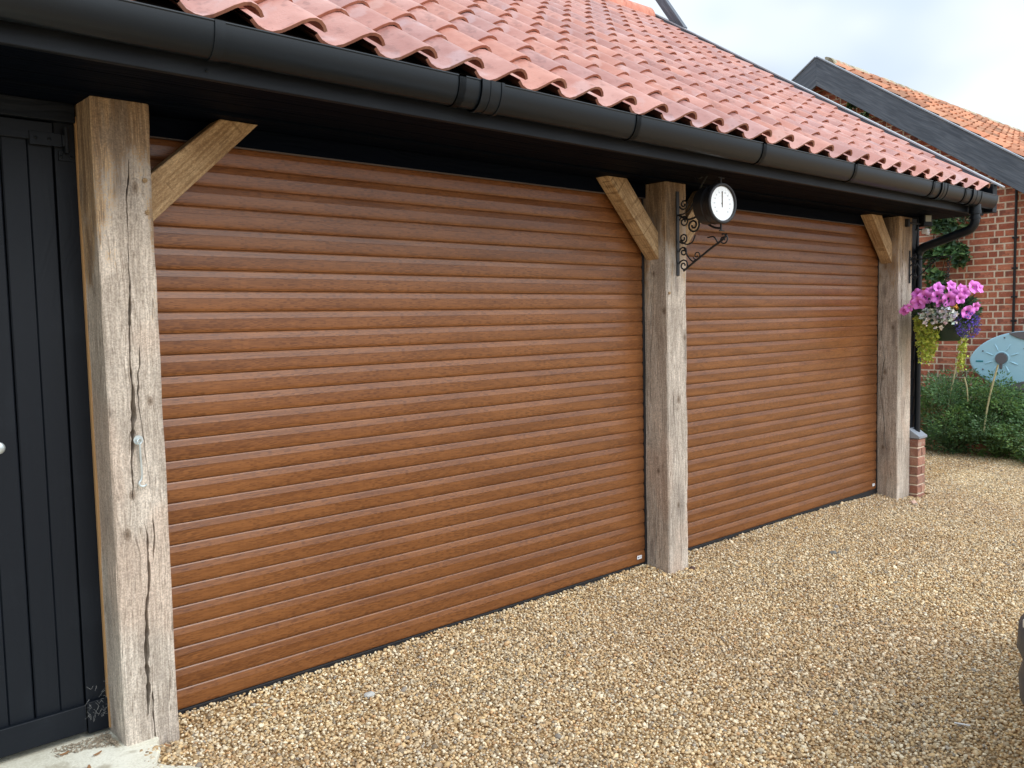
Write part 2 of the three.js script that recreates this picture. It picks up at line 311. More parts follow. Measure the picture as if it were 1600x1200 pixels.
// oak posts: a ring of points swept up the post; cracks are grooves in the mesh
function crackAt(c, y, seed) {
  const P = c; let k = 0; while (k < P.length - 2 && y > P[k + 1][0]) k++;
  const a = P[k], b = P[k + 1], t = Math.min(1, Math.max(0, (y - a[0]) / (b[0] - a[0])));
  const j = (vn(y * 26, seed, 4096, 4096) - 0.5) * 0.02 + (vn(y * 55, seed + 9, 4096, 4096) - 0.5) * 0.02;
  const inside = y > P[0][0] && y < P[P.length - 1][0];
  const w = inside ? mix(a[2], b[2], t) * (0.55 + 0.9 * vn(y * 60, seed + 5, 4096, 4096)) : 0;
  return { f: mix(a[1], b[1], t) + j, w: Math.max(w * 1.5, 0.0003), d: inside ? Math.min(0.08, w * 12) : 0 };
}
function makePost({ x0, x1, z0, z1, y0, y1, front = [], left = [], seed, bow = 0, uo }) {
  const rows = Math.round((y1 - y0) / 0.011), pos = [], uv = [], idx = [];
  let ring = 0;
  for (let j = 0; j <= rows; j++) {
    const y = y0 + (y1 - y0) * j / rows, nz = (k, f, a) => (fbm(y * f + k * 13.7, seed * 3.1 + k, 4096, 4096, 3) - 0.5) * a;
    const ex0 = x0 + nz(1, 2.6, 0.012) + bow * Math.sin((y / y1) * Math.PI), ex1 = x1 + nz(2, 2.6, 0.014), ez1 = z1 + nz(3, 2, 0.006), ez0 = z0, ch = 0.004 + 0.007 * fbm(y * 7, seed + 4, 4096, 4096, 3) ** 2, ch2 = 0.004 + 0.012 * fbm(y * 6, seed + 8, 4096, 4096, 3) ** 2;
    const pts = [];
    const face = (ax, ay, bx_, by, cracks, sd) => {      // from a to b in the xz plane, with outward normal n
      const L = Math.hypot(bx_ - ax, by - ay), tx = (bx_ - ax) / L, tz = (by - ay) / L, nx = -tz, nzv = tx;   // outward = left of travel turned
      const knots = [0]; const items = cracks.map((c, i) => crackAt(c, y, sd + i * 7));
      const cols = [];
      let prev = 0;
      for (const it of items) { const a = it.f - it.w / 2 / L; for (let k = 1; k <= 5; k++) cols.push([mix(prev, a, k / 5.001), 0]); cols.push([a, 0], [it.f - it.w * 0.22 / L, it.d * 0.85], [it.f, it.d], [it.f + it.w * 0.22 / L, it.d * 0.85], [it.f + it.w / 2 / L, 0]); prev = it.f + it.w / 2 / L; }
      for (let k = 1; k < 7; k++) cols.push([mix(prev, 1, k / 7), 0]);
      for (const [f, d] of cols) { const h = (vn(f * 26 + sd, y * 1.6, 4096, 4096) - 0.5) * 0.0035 + (fbm(f * 6 + sd, y * 5, 4096, 4096, 3) - 0.5) * 0.004; pts.push([ax + tx * L * f + nx * (h - d), ay + tz * L * f + nzv * (h - d)]); }
    };
    pts.push([ex0, ez0]); face(ex0, ez0, ex0, ez1 - ch, left, seed + 20); pts.push([ex0, ez1 - ch], [ex0 + ch, ez1]);
    face(ex0 + ch, ez1, ex1 - ch2, ez1, front, seed + 50); pts.push([ex1 - ch2, ez1], [ex1, ez1 - ch2], [ex1, ez0]);
    ring = pts.length; let u = 0;
    pts.forEach((q, i) => { if (i) u += Math.hypot(q[0] - pts[i - 1][0], q[1] - pts[i - 1][1]); pos.push(q[0], y, q[1]); uv.push(x0 * 0 + uo + (i ? Math.min(u, 0.9) : 0), y); });
  }
  // keep uv tied to the outline rather than to the crack walls
  for (let j = 0; j <= rows; j++) for (let i = 0; i < ring; i++) { const o = (j * ring + i); const X = pos[o * 3], Z = pos[o * 3 + 2]; uv[o * 2] = uo + (X - x0) + (Z - z0); uv[o * 2 + 1] = pos[o * 3 + 1] + 0.22; }
  for (let j = 0; j < rows; j++) for (let i = 0; i < ring - 1; i++) { const a = j * ring + i, b = a + 1, c = a + ring, d = c + 1; idx.push(a, b, c, b, d, c); }
  for (const j of [0, rows]) { const o = j * ring; for (let i = 1; i < ring - 1; i++) j ? idx.push(o, o + i, o + i + 1) : idx.push(o, o + i + 1, o + i); }
  const g = new THREE.BufferGeometry(); g.setAttribute('position', new THREE.Float32BufferAttribute(pos, 3)); g.setAttribute('uv', new THREE.Float32BufferAttribute(uv, 2)); g.setIndex(idx);
  return toCreasedNormals(g, 0.7);
}
const PT = 2.157;
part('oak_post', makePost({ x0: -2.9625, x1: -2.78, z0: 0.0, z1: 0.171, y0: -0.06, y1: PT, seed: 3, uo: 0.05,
  front: [
    [[0.10, 0.41, 0.003, 0], [0.2, 0.45, 0.008, 0], [0.35, 0.47, 0.011, 0], [0.43, 0.5, 0.007, 0], [0.57, 0.58, 0.006, 0], [0.72, 0.59, 0.004, 0], [0.77, 0.52, 0.0, 0], [0.85, 0.34, 0.001, 0], [0.97, 0.36, 0.005, 0], [1.12, 0.46, 0.011, 0], [1.22, 0.45, 0.006, 0], [1.33, 0.42, 0.003, 0], [1.47, 0.48, 0.006, 0], [1.6, 0.5, 0.002, 0], [1.72, 0.53, 0.001, 0], [1.85, 0.56, 0.0035, 0], [1.93, 0.62, 0.006, 0], [1.99, 0.63, 0.001, 0], [2.03, 0.65, 0.0015, 0], [2.156, 0.67, 0.0015, 0]],
    [[-0.02, 0.53, 0.0035, 0], [0.16, 0.53, 0.003, 0], [0.21, 0.56, 0, 0], [0.6, 0.66, 0, 0], [0.68, 0.72, 0.0035, 0], [0.76, 0.73, 0.002, 0], [0.8, 0.72, 0, 0], [1.2, 0.56, 0.003, 0], [1.28, 0.6, 0.004, 0], [1.38, 0.62, 0.001, 0]]],
  left: [[[0, 0.7, 0.001, 0], [1.2, 0.66, 0.002, 0], [1.9, 0.6, 0.001, 0]]] }), M.oak, garage, 'left post, split by a long dark crack');
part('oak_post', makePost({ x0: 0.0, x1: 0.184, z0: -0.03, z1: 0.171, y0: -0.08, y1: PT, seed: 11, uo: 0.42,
  front: [[[0.03, 0.62, 0.003, 0], [0.3, 0.6, 0.002, 0], [0.55, 0.55, 0, 0], [0.8, 0.3, 0.001, 0], [0.98, 0.26, 0.0035, 0], [1.05, 0.25, 0, 0]]],
  left: [[[0.0, 0.5, 0.004, 0], [0.2, 0.56, 0.003, 0], [0.35, 0.55, 0, 0], [0.7, 0.42, 0.001, 0], [1.1, 0.4, 0.0025, 0], [1.5, 0.45, 0.003, 0], [1.68, 0.46, 0.004, 0], [1.75, 0.46, 0.002, 0], [2.15, 0.46, 0.003, 0]]] }), M.oak, garage, 'middle post carrying the clock bracket');
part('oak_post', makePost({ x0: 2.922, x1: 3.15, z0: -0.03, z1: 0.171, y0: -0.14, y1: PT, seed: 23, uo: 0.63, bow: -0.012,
  front: [[[0.0, 0.3, 0.001, 0], [0.6, 0.3, 0.002, 0], [1.2, 0.2, 0.004, 0], [1.9, 0.25, 0.007, 0], [2.1, 0.3, 0.004, 0]]],
  left: [[[0.35, 0.55, 0.002, 0], [0.55, 0.5, 0.004, 0], [0.8, 0.32, 0.004, 0], [0.98, 0.42, 0.005, 0], [1.06, 0.5, 0.004, 0], [1.2, 0.36, 0.003, 0], [1.42, 0.4, 0.003, 0], [1.6, 0.35, 0.001, 0]]] }), M.oak, garage, 'right post beside the hanging basket');
// braces, cut to the post below and the beam above
function brace(poly, dir, seed, name = 'brace') {
  const s = new THREE.Shape(); poly.forEach(([x, y], i) => (i ? s.lineTo(x, y) : s.moveTo(x, y)));
  const g = new THREE.ExtrudeGeometry(s, { depth: 0.079, bevelEnabled: true, bevelSize: 0.003, bevelThickness: 0.003, bevelSegments: 1 }); g.translate(0, 0, 0.033);
  const p = g.attributes.position, n = g.attributes.normal, uv = new Float32Array(p.count * 2), a = dir;
  for (let i = 0; i < p.count; i++) { const x = p.getX(i), y = p.getY(i), z = p.getZ(i); uv[i * 2] = (x * a[0] + y * a[1]) + seed * 0.37; uv[i * 2 + 1] = Math.abs(n.getZ(i)) > 0.5 ? -x * a[1] + y * a[0] + seed * 0.11 : z + seed * 0.21; }
  g.setAttribute('uv', new THREE.BufferAttribute(uv, 2));
  part('brace', g, M.brace, garage);
}
brace([[-2.783, 1.762], [-2.366, 2.154], [-2.507, 2.154], [-2.783, 1.918]], [0.72, 0.69], 1);
brace([[0.003, 1.738], [0.003, 1.879], [-0.262, 2.154], [-0.412, 2.154]], [-0.7, 0.71], 2);
brace([[0.181, 1.74], [0.595, 2.154], [0.44, 2.154], [0.181, 1.885]], [0.7, 0.71], 3);
brace([[2.928, 1.79], [2.928, 1.94], [2.735, 2.154], [2.565, 2.154]], [-0.7, 0.71], 4);
for (const [x, y] of [[-2.806, 1.905], [-2.803, 1.8], [0.02, 1.55]]) part('peg', new THREE.CylinderGeometry(0.0075, 0.0075, 0.012, 12).rotateX(Math.PI / 2).translate(x, y, 0.17), M.brace, garage);
part('batten', bx(-2.9675, -2.955, 0.03, 2.12, 0.002, 0.02, 0.002, 'y'), M.batten, garage);

// roller doors: every slat a curved section of its own
const prof = [[-0.0002, 0.0], [0.0012, 0.0018], [0.0024, 0.0046], [0.006, 0.0063], [0.013, 0.0072], [0.03, 0.0079], [0.0486, 0.0082], [0.0489, 0.0076], [0.0498, 0.0076], [0.0504, 0.0087], [0.0513, 0.0085], [0.062, 0.0065], [0.0718, 0.0042], [0.0738, 0.0033], [0.0758, 0.0014], [0.0763, -0.0012], [0.077, -0.0012]];
function slatGeo(x0, x1, ou, ov) {
  const pos = [], uv = [], idx = []; let arc = 0;
  prof.forEach(([y, z], i) => { if (i) arc += Math.hypot(y - prof[i - 1][0], z - prof[i - 1][1]); pos.push(x0, y, z, x1, y, z); uv.push(x0 + ou, arc + ov, x1 + ou, arc + ov); });
  for (let i = 0; i < prof.length - 1; i++) { const a = i * 2; idx.push(a, a + 1, a + 2, a + 1, a + 3, a + 2); }
  const g = new THREE.BufferGeometry(); g.setAttribute('position', new THREE.Float32BufferAttribute(pos, 3)); g.setAttribute('uv', new THREE.Float32BufferAttribute(uv, 2)); g.setIndex(idx);
  return toCreasedNormals(g, 0.4);
}
const foil = new THREE.MeshPhysicalMaterial({ map: foilMap, roughness: 0.33, specularIntensity: 1, ior: 1.53 });
const stickerTex = (() => { const c = document.createElement('canvas'); c.width = 128; c.height = 64; const x = c.getContext('2d'); x.fillStyle = '#e9ebee'; x.fillRect(0, 0, 128, 64); x.fillStyle = '#23324f'; x.beginPath(); x.arc(34, 32, 13, 0, 7); x.fill(); x.fillStyle = '#9aa3ad'; x.fillRect(58, 22, 52, 5); x.fillRect(58, 34, 44, 4); const t = new THREE.CanvasTexture(c); t.colorSpace = THREE.SRGBColorSpace; return t; })();
function rollerDoor(x0, x1, seed, label) {
  const d = holder('roller_door', garage, label), r = rng(seed), vars = [];
  for (let k = 0; k < 6; k++) vars.push(slatGeo(x0, x1, r() * 2.4, r() * 0.6));
  for (let k = 0; k < 27; k++) { const m = part('slat', vars[Math.floor(r() * 6)], foil, d); m.position.set((r() - 0.5) * 0.001, 0.008 + 0.077 * k, (r() - 0.5) * 0.0006); }
  part('bottom_seal', mergeGeometries([bx(x0, x1, -0.03, 0.0, -0.008, 0.008, 0.003), bx(x0, x1, 0.0, 0.008, -0.004, 0.011, 0.002)].map((g) => g.toNonIndexed ? (g.index ? g.toNonIndexed() : g) : g)), M.rubber, d);
  part('guide_rail', bx(x1 - 0.012, x1 + 0.006, -0.02, 2.1, -0.02, 0.013, 0.002, 'y'), M.rubber, d);
  part('guide_rail', bx(x0 - 0.006, x0 + 0.012, -0.02, 2.1, -0.02, 0.013, 0.002, 'y'), M.rubber, d);
  const s = new THREE.PlaneGeometry(0.042, 0.021); s.translate(x1 - 0.066, 0.05, 0.0126);
  part('sticker', s, std({ map: stickerTex, roughness: 0.4 }), d, 'small white label with a dark dot');
}
rollerDoor(-2.79, -0.002, 41, 'near roller door between the left and middle posts');
rollerDoor(0.186, 2.921, 77, 'far roller door between the middle and right posts');
part('pelmet', bx(-2.78, 2.93, 2.084, 2.156, 0.014, 0.03, 0.002), M.stain, garage);
part('pelmet_lip', bx(-2.78, 2.93, 2.08, 2.084, 0.0125, 0.032, 0.001), M.lipm, garage);

// plank door on the left
{
  const d = holder('plank_door', garage, 'black painted plank door with strap hinge');
  for (let k = 0; k < 6; k++) {
    const x1 = -3.036 - k * 0.155, x0 = x1 - 0.151, xm = (x0 + x1) / 2;
    const s = new THREE.Shape(); s.moveTo(x0, -0.03); s.lineTo(x1, -0.03); s.lineTo(x1, -0.004); s.lineTo(x1 - 0.004, 0); s.lineTo(xm + 0.003, 0); s.lineTo(xm, -0.005); s.lineTo(xm - 0.003, 0); s.lineTo(x0 + 0.004, 0); s.lineTo(x0, -0.004);
    const g = new THREE.ExtrudeGeometry(s, { depth: 2.04, bevelEnabled: false }); g.rotateX(-Math.PI / 2); g.scale(1, 1, -1); // extrude up
    const idx = g.index; const p = g.attributes.position; for (let i = 0; i < p.count; i++) p.setXYZ(i, p.getX(i), p.getY(i) + 0.05, p.getZ(i));
    for (let i = 0; i < p.count; i += 3) { const a = [p.getX(i), p.getY(i), p.getZ(i)]; p.setXYZ(i, p.getX(i + 1), p.getY(i + 1), p.getZ(i + 1)); p.setXYZ(i + 1, ...a); }
    g.computeVertexNormals(); boxUV(g, k * 0.3, k * 0.17, 'y'); part('plank', g, M.door, d);
  }
  part('backing_board', bx(-4.2, -2.955, 0.03, 2.12, -0.06, -0.034, 0), M.felt, d);
  part('kick_rail', bx(-4.2, -3.038, 0.042, 0.135, 0.001, 0.02, 0.003), M.door, d);
  part('kick_rail', bx(-3.034, -2.966, 0.03, 0.14, 0.001, 0.018, 0.003), M.door, d);
  part('top_rail', bx(-4.2, -3.036, 2.03, 2.09, 0.001, 0.016, 0.003), M.door, d);
  part('door_jamb', bx(-3.031, -2.962, 0.03, 2.12, -0.03, 0.0, 0.003, 'y'), M.door, d);
  const h = [bx(-3.108, -3.012, 2.014, 2.056, 0.016, 0.021, 0.001), rod([-2.998, 1.995, 0.022], [-2.998, 2.078, 0.022], 0.008, 12), bx(-3.02, -2.972, 1.972, 2.005, 0.0, 0.006, 0.001), bx(-3.012, -2.996, 2.016, 2.054, 0.016, 0.027, 0.002)];
  for (const [x, y, z] of [[-3.09, 2.035, 0.021], [-3.05, 2.035, 0.021], [-3.012, 1.985, 0.006], [-2.982, 1.985, 0.006]]) h.push(new THREE.SphereGeometry(0.006, 8, 6).scale(1, 1, 0.5).translate(x, y, z));
  part('hinge', merge(h), M.door, d);
  part('door_stud', new THREE.SphereGeometry(0.02, 16, 10).scale(1, 1, 0.45).translate(-3.247, 1.042, 0.001), M.steel, d, 'round silver boss on the plank door');
}
// black carpentry above the openings
part('head_beam', bx(-4.4, 3.25, 2.158, 2.34, -0.01, 0.172, 0.006), M.stain, garage);
part('lintel', bx(-4.4, -2.97, 2.095, 2.157, -0.06, 0.03, 0.003), M.black, garage);
for (let k = 0; k < 3; k++) part('soffit_board', bx(-4.4, 3.56, 2.17, 2.185, 0.174 + k * 0.118, 0.174 + k * 0.118 + 0.115, 0.003, 'x', k * 0.7, k * 0.3), M.stain, garage);
part('fascia', bx(-4.4, 3.56, 2.163, 2.335, 0.53, 0.552, 0.004), M.door, garage);

part('ceiling', bx(-4.3, 3.24, 2.345, 2.37, -4.6, 0.5, 0), M.felt, garage);
part('wall_core', bx(-4.4, -4.2, -0.1, 2.2, -0.08, 0.1, 0), M.stain, garage);
// roof
const TH = 33.2 * Math.PI / 180, SN = Math.sin(TH), CS = Math.cos(TH), P0 = V(0, 2.34, 0.572), COVER = 0.2264, GAUGE = 0.25, ROWS = 16;
const roofPt = (x, s, n) => V(x, P0.y + s * SN + n * CS, P0.z - s * CS + n * SN);
const roofQ = new THREE.Matrix4().makeBasis(V(1, 0, 0), V(0, SN, -CS), V(0, CS, SN));
const RX1 = 3.6, ncol = 31, xLast = 3.285;   // crest of the last tile by the verge
function tileGeo(seed, eave) {
  const r = rng(seed), top = [[-0.212, 0.026], [-0.19, 0.009], [-0.164, 0.001], [-0.14, 0.0], [-0.112, 0.011], [-0.082, 0.031], [-0.053, 0.052], [-0.026, 0.067], [-0.003, 0.072], [0.018, 0.068], [0.036, 0.055], [0.048, 0.038]];
  const T = 0.0125, lift = 0.0155, L = 0.32, n = top.length, jx = (r() - 0.5) * 0.008, jn = (r() - 0.5) * 0.005, sk = (r() - 0.5) * 0.02, uo = r() * 0.8, vo = r() * 0.8;
  const nrm = top.map((p, i) => { const a = top[Math.max(0, i - 1)], b = top[Math.min(n - 1, i + 1)], d = Math.hypot(b[0] - a[0], b[1] - a[1]); return [-(b[1] - a[1]) / d, (b[0] - a[0]) / d]; });
  const P = (i, s, under) => { const q = top[i], e = under ? T : 0; return [q[0] - nrm[i][0] * e + jx, s + sk * q[0] * 4 * (s === 0 ? 1 : 0), q[1] - nrm[i][1] * e + lift * (1 - s / GAUGE) + jn]; };
  const mk = (f) => { const pos = [], uv = [], idx = []; f(pos, uv, idx); const g = new THREE.BufferGeometry(); g.setAttribute('position', new THREE.Float32BufferAttribute(pos, 3)); g.setAttribute('uv', new THREE.Float32BufferAttribute(uv, 2)); g.setIndex(idx); g.computeVertexNormals(); return g.toNonIndexed(); };
  const strip = (A, B, flip) => mk((pos, uv, idx) => { for (let i = 0; i < n; i++) { pos.push(...A(i), ...B(i)); const a = A(i), b = B(i); uv.push(a[0] + uo, a[1] + vo, b[0] + uo, b[1] + vo + (a[1] === b[1] ? T : 0)); } for (let i = 0; i < n - 1; i++) { const a = i * 2; flip ? idx.push(a, a + 1, a + 2, a + 1, a + 3, a + 2) : idx.push(a, a + 2, a + 1, a + 1, a + 2, a + 3); } });
  const rnd = (i) => { const q = P(i, 0, false), z = P(i, 0, true); return q.map((v, k) => mix(v, z[k], 0.12) - (k === 1 ? 0.0015 : 0)); };
  const topS = strip((i) => rnd(i), (i) => { const q = P(i, 0, false); return [q[0], q[1] + 0.003, q[2]]; }, false);
  const body = strip((i) => { const q = P(i, 0, false); return [q[0], q[1] + 0.003, q[2]]; }, (i) => P(i, L, false), false);
  const tail = strip((i) => rnd(i), (i) => P(i, 0, true), true);
  const side = mk((pos, uv, idx) => { const k = n - 1; pos.push(...P(k, 0, false), ...P(k, L, false), ...P(k, 0, true), ...P(k, L, true)); uv.push(0, 0, L, 0, 0, T, L, T); idx.push(0, 2, 1, 1, 2, 3); });
  const under = strip((i) => P(i, 0, true), (i) => P(i, eave ? L : 0.06, true), true);
  const gs = [mergeGeometries([topS, body, side]), mergeGeometries([tail, under])];
  return mergeGeometries(gs, true);
}
const tileVars = [], eaveVars = []; for (let k = 0; k < 5; k++) { tileVars.push(tileGeo(100 + k, false)); eaveVars.push(tileGeo(200 + k, true)); }
{
  const roof = holder('roof', garage, 'pink-red clay pantile roof slope'), r = rng(7), all = [];
  for (let j = 0; j < ROWS; j++) for (let i = 0; i < ncol; i++) {
    const x = xLast - i * COVER + 0.21, s = j * GAUGE, c = roofPt(x - 0.05, s + 0.1, 0.05);
    const vis = seen(c.x, c.y, c.z, 1.1);
    all.push({ x: x, s, j, vis, d: c.distanceTo(camera.position), v: Math.floor(r() * 5), m: Math.floor(r() * tileMats.length) });
  }
  const ord = all.filter((t) => t.vis).sort((a, b) => a.d - b.d), near = new Set(ord.slice(0, 300)), rest = tileMats.map(() => []);
  const restEdge = [];
  for (const t of all) {
    const g = (t.j ? tileVars : eaveVars)[t.v], m4 = roofQ.clone().setPosition(roofPt(t.x, t.s, -0.012));
    if (near.has(t)) { const m = part('roof_tile', g, [tileMats[t.m], tileEdge], roof); m.applyMatrix4(m4); }
    else { const q = g.clone().applyMatrix4(m4), n0 = g.groups[0].count, n1 = g.groups[1].count; const cut = (s, n) => { const o = new THREE.BufferGeometry(); for (const k of ['position', 'normal', 'uv']) { const a = q.attributes[k]; o.setAttribute(k, new THREE.BufferAttribute(a.array.slice(s * a.itemSize, (s + n) * a.itemSize), a.itemSize)); } return o; }; q.groups.length && (rest[t.m].push(cut(0, n0)), restEdge.push(cut(n0, n1))); }
  }
  const lists = rest.concat([restEdge]), mats = tileMats.concat([tileEdge]);
  const m = part('far_roof_tiles', mergeGeometries(lists.filter((l) => l.length).map((l) => mergeGeometries(l)), true), mats.filter((_, k) => lists[k].length), roof); m.userData.kind = 'stuff';
  // ridge
  const SR = ROWS * GAUGE - 0.02, rp = roofPt(0, SR, 0.03);
  for (let k = 0; k < 16; k++) {
    const g = new THREE.CylinderGeometry(0.135, 0.142, 0.44, 16, 1, false, 0, Math.PI); g.rotateZ(Math.PI / 2); g.rotateX(-Math.PI / 2 + Math.PI / 2);
    const x = 3.34 - k * 0.445; boxUV(g, k * 0.3, 0);
    const m = part('ridge_tile', g, ridgeMats[k % 2], roof); m.position.set(x, rp.y - 0.01, rp.z - 0.07); m.rotation.x = 0;
  }
  part('ridge_bedding', bx(-3.6, 3.56, rp.y - 0.08, rp.y - 0.02, rp.z - 0.1, rp.z + 0.04, 0), M.mortar, roof);
  // sarking under the tiles and the back slope
  const sk = new THREE.BoxGeometry(RX1 + 4.5, SR + 0.05, 0.03); boxUV(sk); const sm = part('sarking', sk, M.felt, roof); sm.applyMatrix4(roofQ.clone().setPosition(roofPt((RX1 - 4.5) / 2, SR / 2 + 0.03, -0.045)));
  const bk = new THREE.BoxGeometry(RX1 + 4.5, SR, 0.06); boxUV(bk); const bm = part('back_slope', bk, tileMats[1], roof);
  bm.rotation.x = -Math.PI / 2 - TH + Math.PI; const cz = rp.z - 0.04 - SR / 2 * CS, cy = rp.y - 0.06 - SR / 2 * SN; bm.position.set((RX1 - 4.5) / 2, cy, cz); bm.rotation.set(Math.PI / 2 - TH + Math.PI / 2 - Math.PI / 2, 0, 0); bm.rotation.x = -(Math.PI / 2 - TH);
  // verge: barge board with its pale capping
  const L0 = -0.09, L1 = SR - 0.12;
  const plank = (x0, x1, n0, n1, s0, s1, mat, name, label) => { const g = bx(x0, x1, s0, s1, n0, n1, 0.004, 'y'); const m = part(name, g, mat, roof, label); m.applyMatrix4(roofQ.clone().setPosition(P0)); return m; };
  plank(3.6, 3.655, -0.2, 0.075, 0.05, SR + 0.02, M.charcoal, 'barge_board');
  plank(3.575, 3.6, -0.1, 0.05, -0.02, SR, M.black, 'verge_strip');
  plank(3.596, 3.664, 0.075, 0.09, -0.06, SR + 0.02, M.cap, 'verge_capping', 'pale metal capping along the verge');
  part('barge_end', bx(3.565, 3.655, 2.185, 2.405, 0.32, 0.615, 0.005), M.black, roof);
  // raised barge tip at the ridge
  const tp = roofPt(0, 3.6, 0.1), tip = bx(3.598, 3.664, -0.05, 0.48, -0.07, 0.02, 0.004, 'y'); const tm = part('barge_tip', tip, M.charcoal, roof); tm.position.copy(tp); tm.rotation.x = -(Math.PI / 2 - 55 * Math.PI / 180);
}
// gutter
{
  const gut = holder('gutter', garage, 'black plastic deep-flow gutter'), gz = 0.602, gy = 2.302, a = 0.056, b = 0.094;
  const arc = (k, ra, rb) => { const pts = []; for (let i = 0; i <= 18; i++) { const t = Math.PI * i / 18; pts.push([Math.cos(t) * ra, -Math.pow(Math.abs(Math.sin(t)), 0.9) * rb]); } return pts; };
  const channel = (x0, x1, e, lip) => { const s = new THREE.Shape(), o = arc(0, a + e, b + e), inn = arc(0, a - 0.003, b - 0.003).reverse(); s.moveTo(o[0][0], lip); o.forEach((q) => s.lineTo(q[0], q[1])); s.lineTo(o[18][0], lip); s.lineTo(inn[0][0], lip); inn.forEach((q) => s.lineTo(q[0], q[1])); s.lineTo(inn[18][0], lip); const g = new THREE.ExtrudeGeometry(s, { depth: x1 - x0, bevelEnabled: false }); g.rotateY(Math.PI / 2); g.scale(1, 1, -1); g.translate(x0, gy, gz); const p = g.attributes.position; for (let i = 0; i < p.count; i += 3) { const q = [p.getX(i), p.getY(i), p.getZ(i)]; p.setXYZ(i, p.getX(i + 1), p.getY(i + 1), p.getZ(i + 1)); p.setXYZ(i + 1, ...q); } g.deleteAttribute('normal'); const c = toCreasedNormals(g, 0.6); return boxUV(c); };
  const full = channel(-4.4, 3.555, 0, 0.004); part('channel', full, M.plastic, gut);
  part('channel_lip', rod([-4.4, gy + 0.003, gz + a - 0.002], [3.555, gy + 0.003, gz + a - 0.002], 0.0045, 8), M.plastic, gut);
  for (const x of [-2.745, -1.829, -0.828, 0.197, 1.204, 2.335, 2.901]) {
    const c = channel(x - 0.016, x + 0.016, 0.0045, 0.006), arm = bx(x - 0.013, x + 0.013, gy - 0.125, gy - 0.03, 0.5515, 0.562, 0.002), sc = new THREE.SphereGeometry(0.005, 8, 6).translate(x, gy - 0.115, 0.553);
    part('gutter_bracket', merge([c, x < -2 ? sc : c.clone()]), M.plastic, gut);
  }
  for (const [x, w] of [[-1.684, 0.055], [2.519, 0.055], [3.12, 0.09]]) part('gutter_union', merge([channel(x - w, x + w, 0.0055, 0.008), channel(x - w, x - w + 0.014, 0.009, 0.008), channel(x + w - 0.014, x + w, 0.009, 0.008), channel(x - 0.012, x + 0.012, 0.0075, 0.008)]), M.plastic, gut);
  // downpipe with its swan neck
  const dp = holder('downpipe', garage, 'black downpipe with angled swan neck');
  const X = 3.235;
  part('outlet', merge([new THREE.CylinderGeometry(0.04, 0.043, 0.07, 20).translate(X, 2.185, gz), new THREE.CylinderGeometry(0.044, 0.044, 0.022, 20).translate(X, 2.165, gz), new THREE.CylinderGeometry(0.042, 0.042, 0.018, 20).translate(X, 2.12, gz)]), M.plastic, dp);
  part('swan_neck', tube([[X, 2.15, gz], [X, 2.09, gz], [X, 2.055, gz - 0.015], [X, 2.03, gz - 0.05], [X + 0.004, 1.99, gz - 0.18], [X + 0.008, 1.945, gz - 0.33], [X + 0.01, 1.92, gz - 0.395], [X + 0.01, 1.88, gz - 0.42]], 0.034, 50, 18), M.plastic, dp);
  part('vertical_pipe', rod([X + 0.012, 1.9, 0.186], [X + 0.012, 0.42, 0.186], 0.022, 16), M.plastic, dp);
}
// side wall at the right: weatherboards on a brick plinth
{
  const w = holder('side_wall', garage, 'black weatherboarded return wall');
  for (let k = 0; k < 12; k++) {
    const y0 = 0.42 + k * 0.148;
    const g = bx(3.152, 3.27, y0, y0 + 0.17, -0.012, 0.006, 0.002, 'x', k * 0.4, k * 0.2); g.rotateX(0.055); g.translate(0, 0, 0.145 - 0.055 * y0); const m = part('weatherboard', g, M.black, w);
    const g2 = bx(-0.012, 0.006, y0, y0 + 0.17, -4.5, 0.13, 0.002, 'z', k * 0.3, k * 0.2); g2.rotateZ(-0.055); g2.translate(3.285 - 0.055 * y0, 0, 0); part('weatherboard', g2, M.black, w);
  }
  part('corner_board', bx(3.268, 3.3, 0.42, 2.2, 0.12, 0.163, 0.003, 'y'), M.black, w);
  part('wall_core', bx(3.14, 3.255, 0.3, 2.2, -4.6, 0.12, 0), M.felt, w);
  part('wall_core', bx(-4.4, -4.3, -0.1, 2.3, -4.6, 0.0, 0), M.felt, w);
  part('wall_core', bx(-4.4, 3.25, -0.1, 2.3, -4.7, -4.6, 0), M.felt, w);
  const pl = holder('plinth', garage, 'low red brick plinth with sloping lead cap'), r = rng(17);
  part('mortar', bx(3.158, 3.287, -0.2, 0.4, -4.6, 0.226, 0), M.mortar, pl);
  for (let k = 0; k < 8; k++) {
    const y0 = -0.19 + k * 0.075, y1 = y0 + 0.065, odd = k % 2;
    const pm = [0, 1, 2][k % 3]; const runs = odd ? [[3.152, 3.294]] : [[3.152, 3.218], [3.228, 3.294]];
    for (const [a, b] of runs) part('brick', bx(a, b, y0, y1, 0.1, 0.235 + (r() - 0.5) * 0.003, 0.006, 'x', r(), r()), plinthMats[pm], pl);
    for (let i = 0; i < 14; i++) { const za = 0.09 - (i + 1) * 0.225 - odd * 0.11; part('brick', bx(3.228, 3.2935, y0, y1, za, za + 0.215, 0.006, 'z', r(), r()), plinthMats[Math.floor(r() * 3)], pl); }
  }
  const s = new THREE.Shape(); s.moveTo(0, 0); s.lineTo(0.09, 0); s.lineTo(0.09, 0.012); s.lineTo(0, 0.075); const lg = new THREE.ExtrudeGeometry(s, { depth: 0.145, bevelEnabled: true, bevelSize: 0.003, bevelThickness: 0.003, bevelSegments: 1 }); lg.rotateY(-Math.PI / 2); lg.translate(3.3, 0.408, 0.152); boxUV(lg);
  part('lead_cap', lg, M.lead, pl);
}

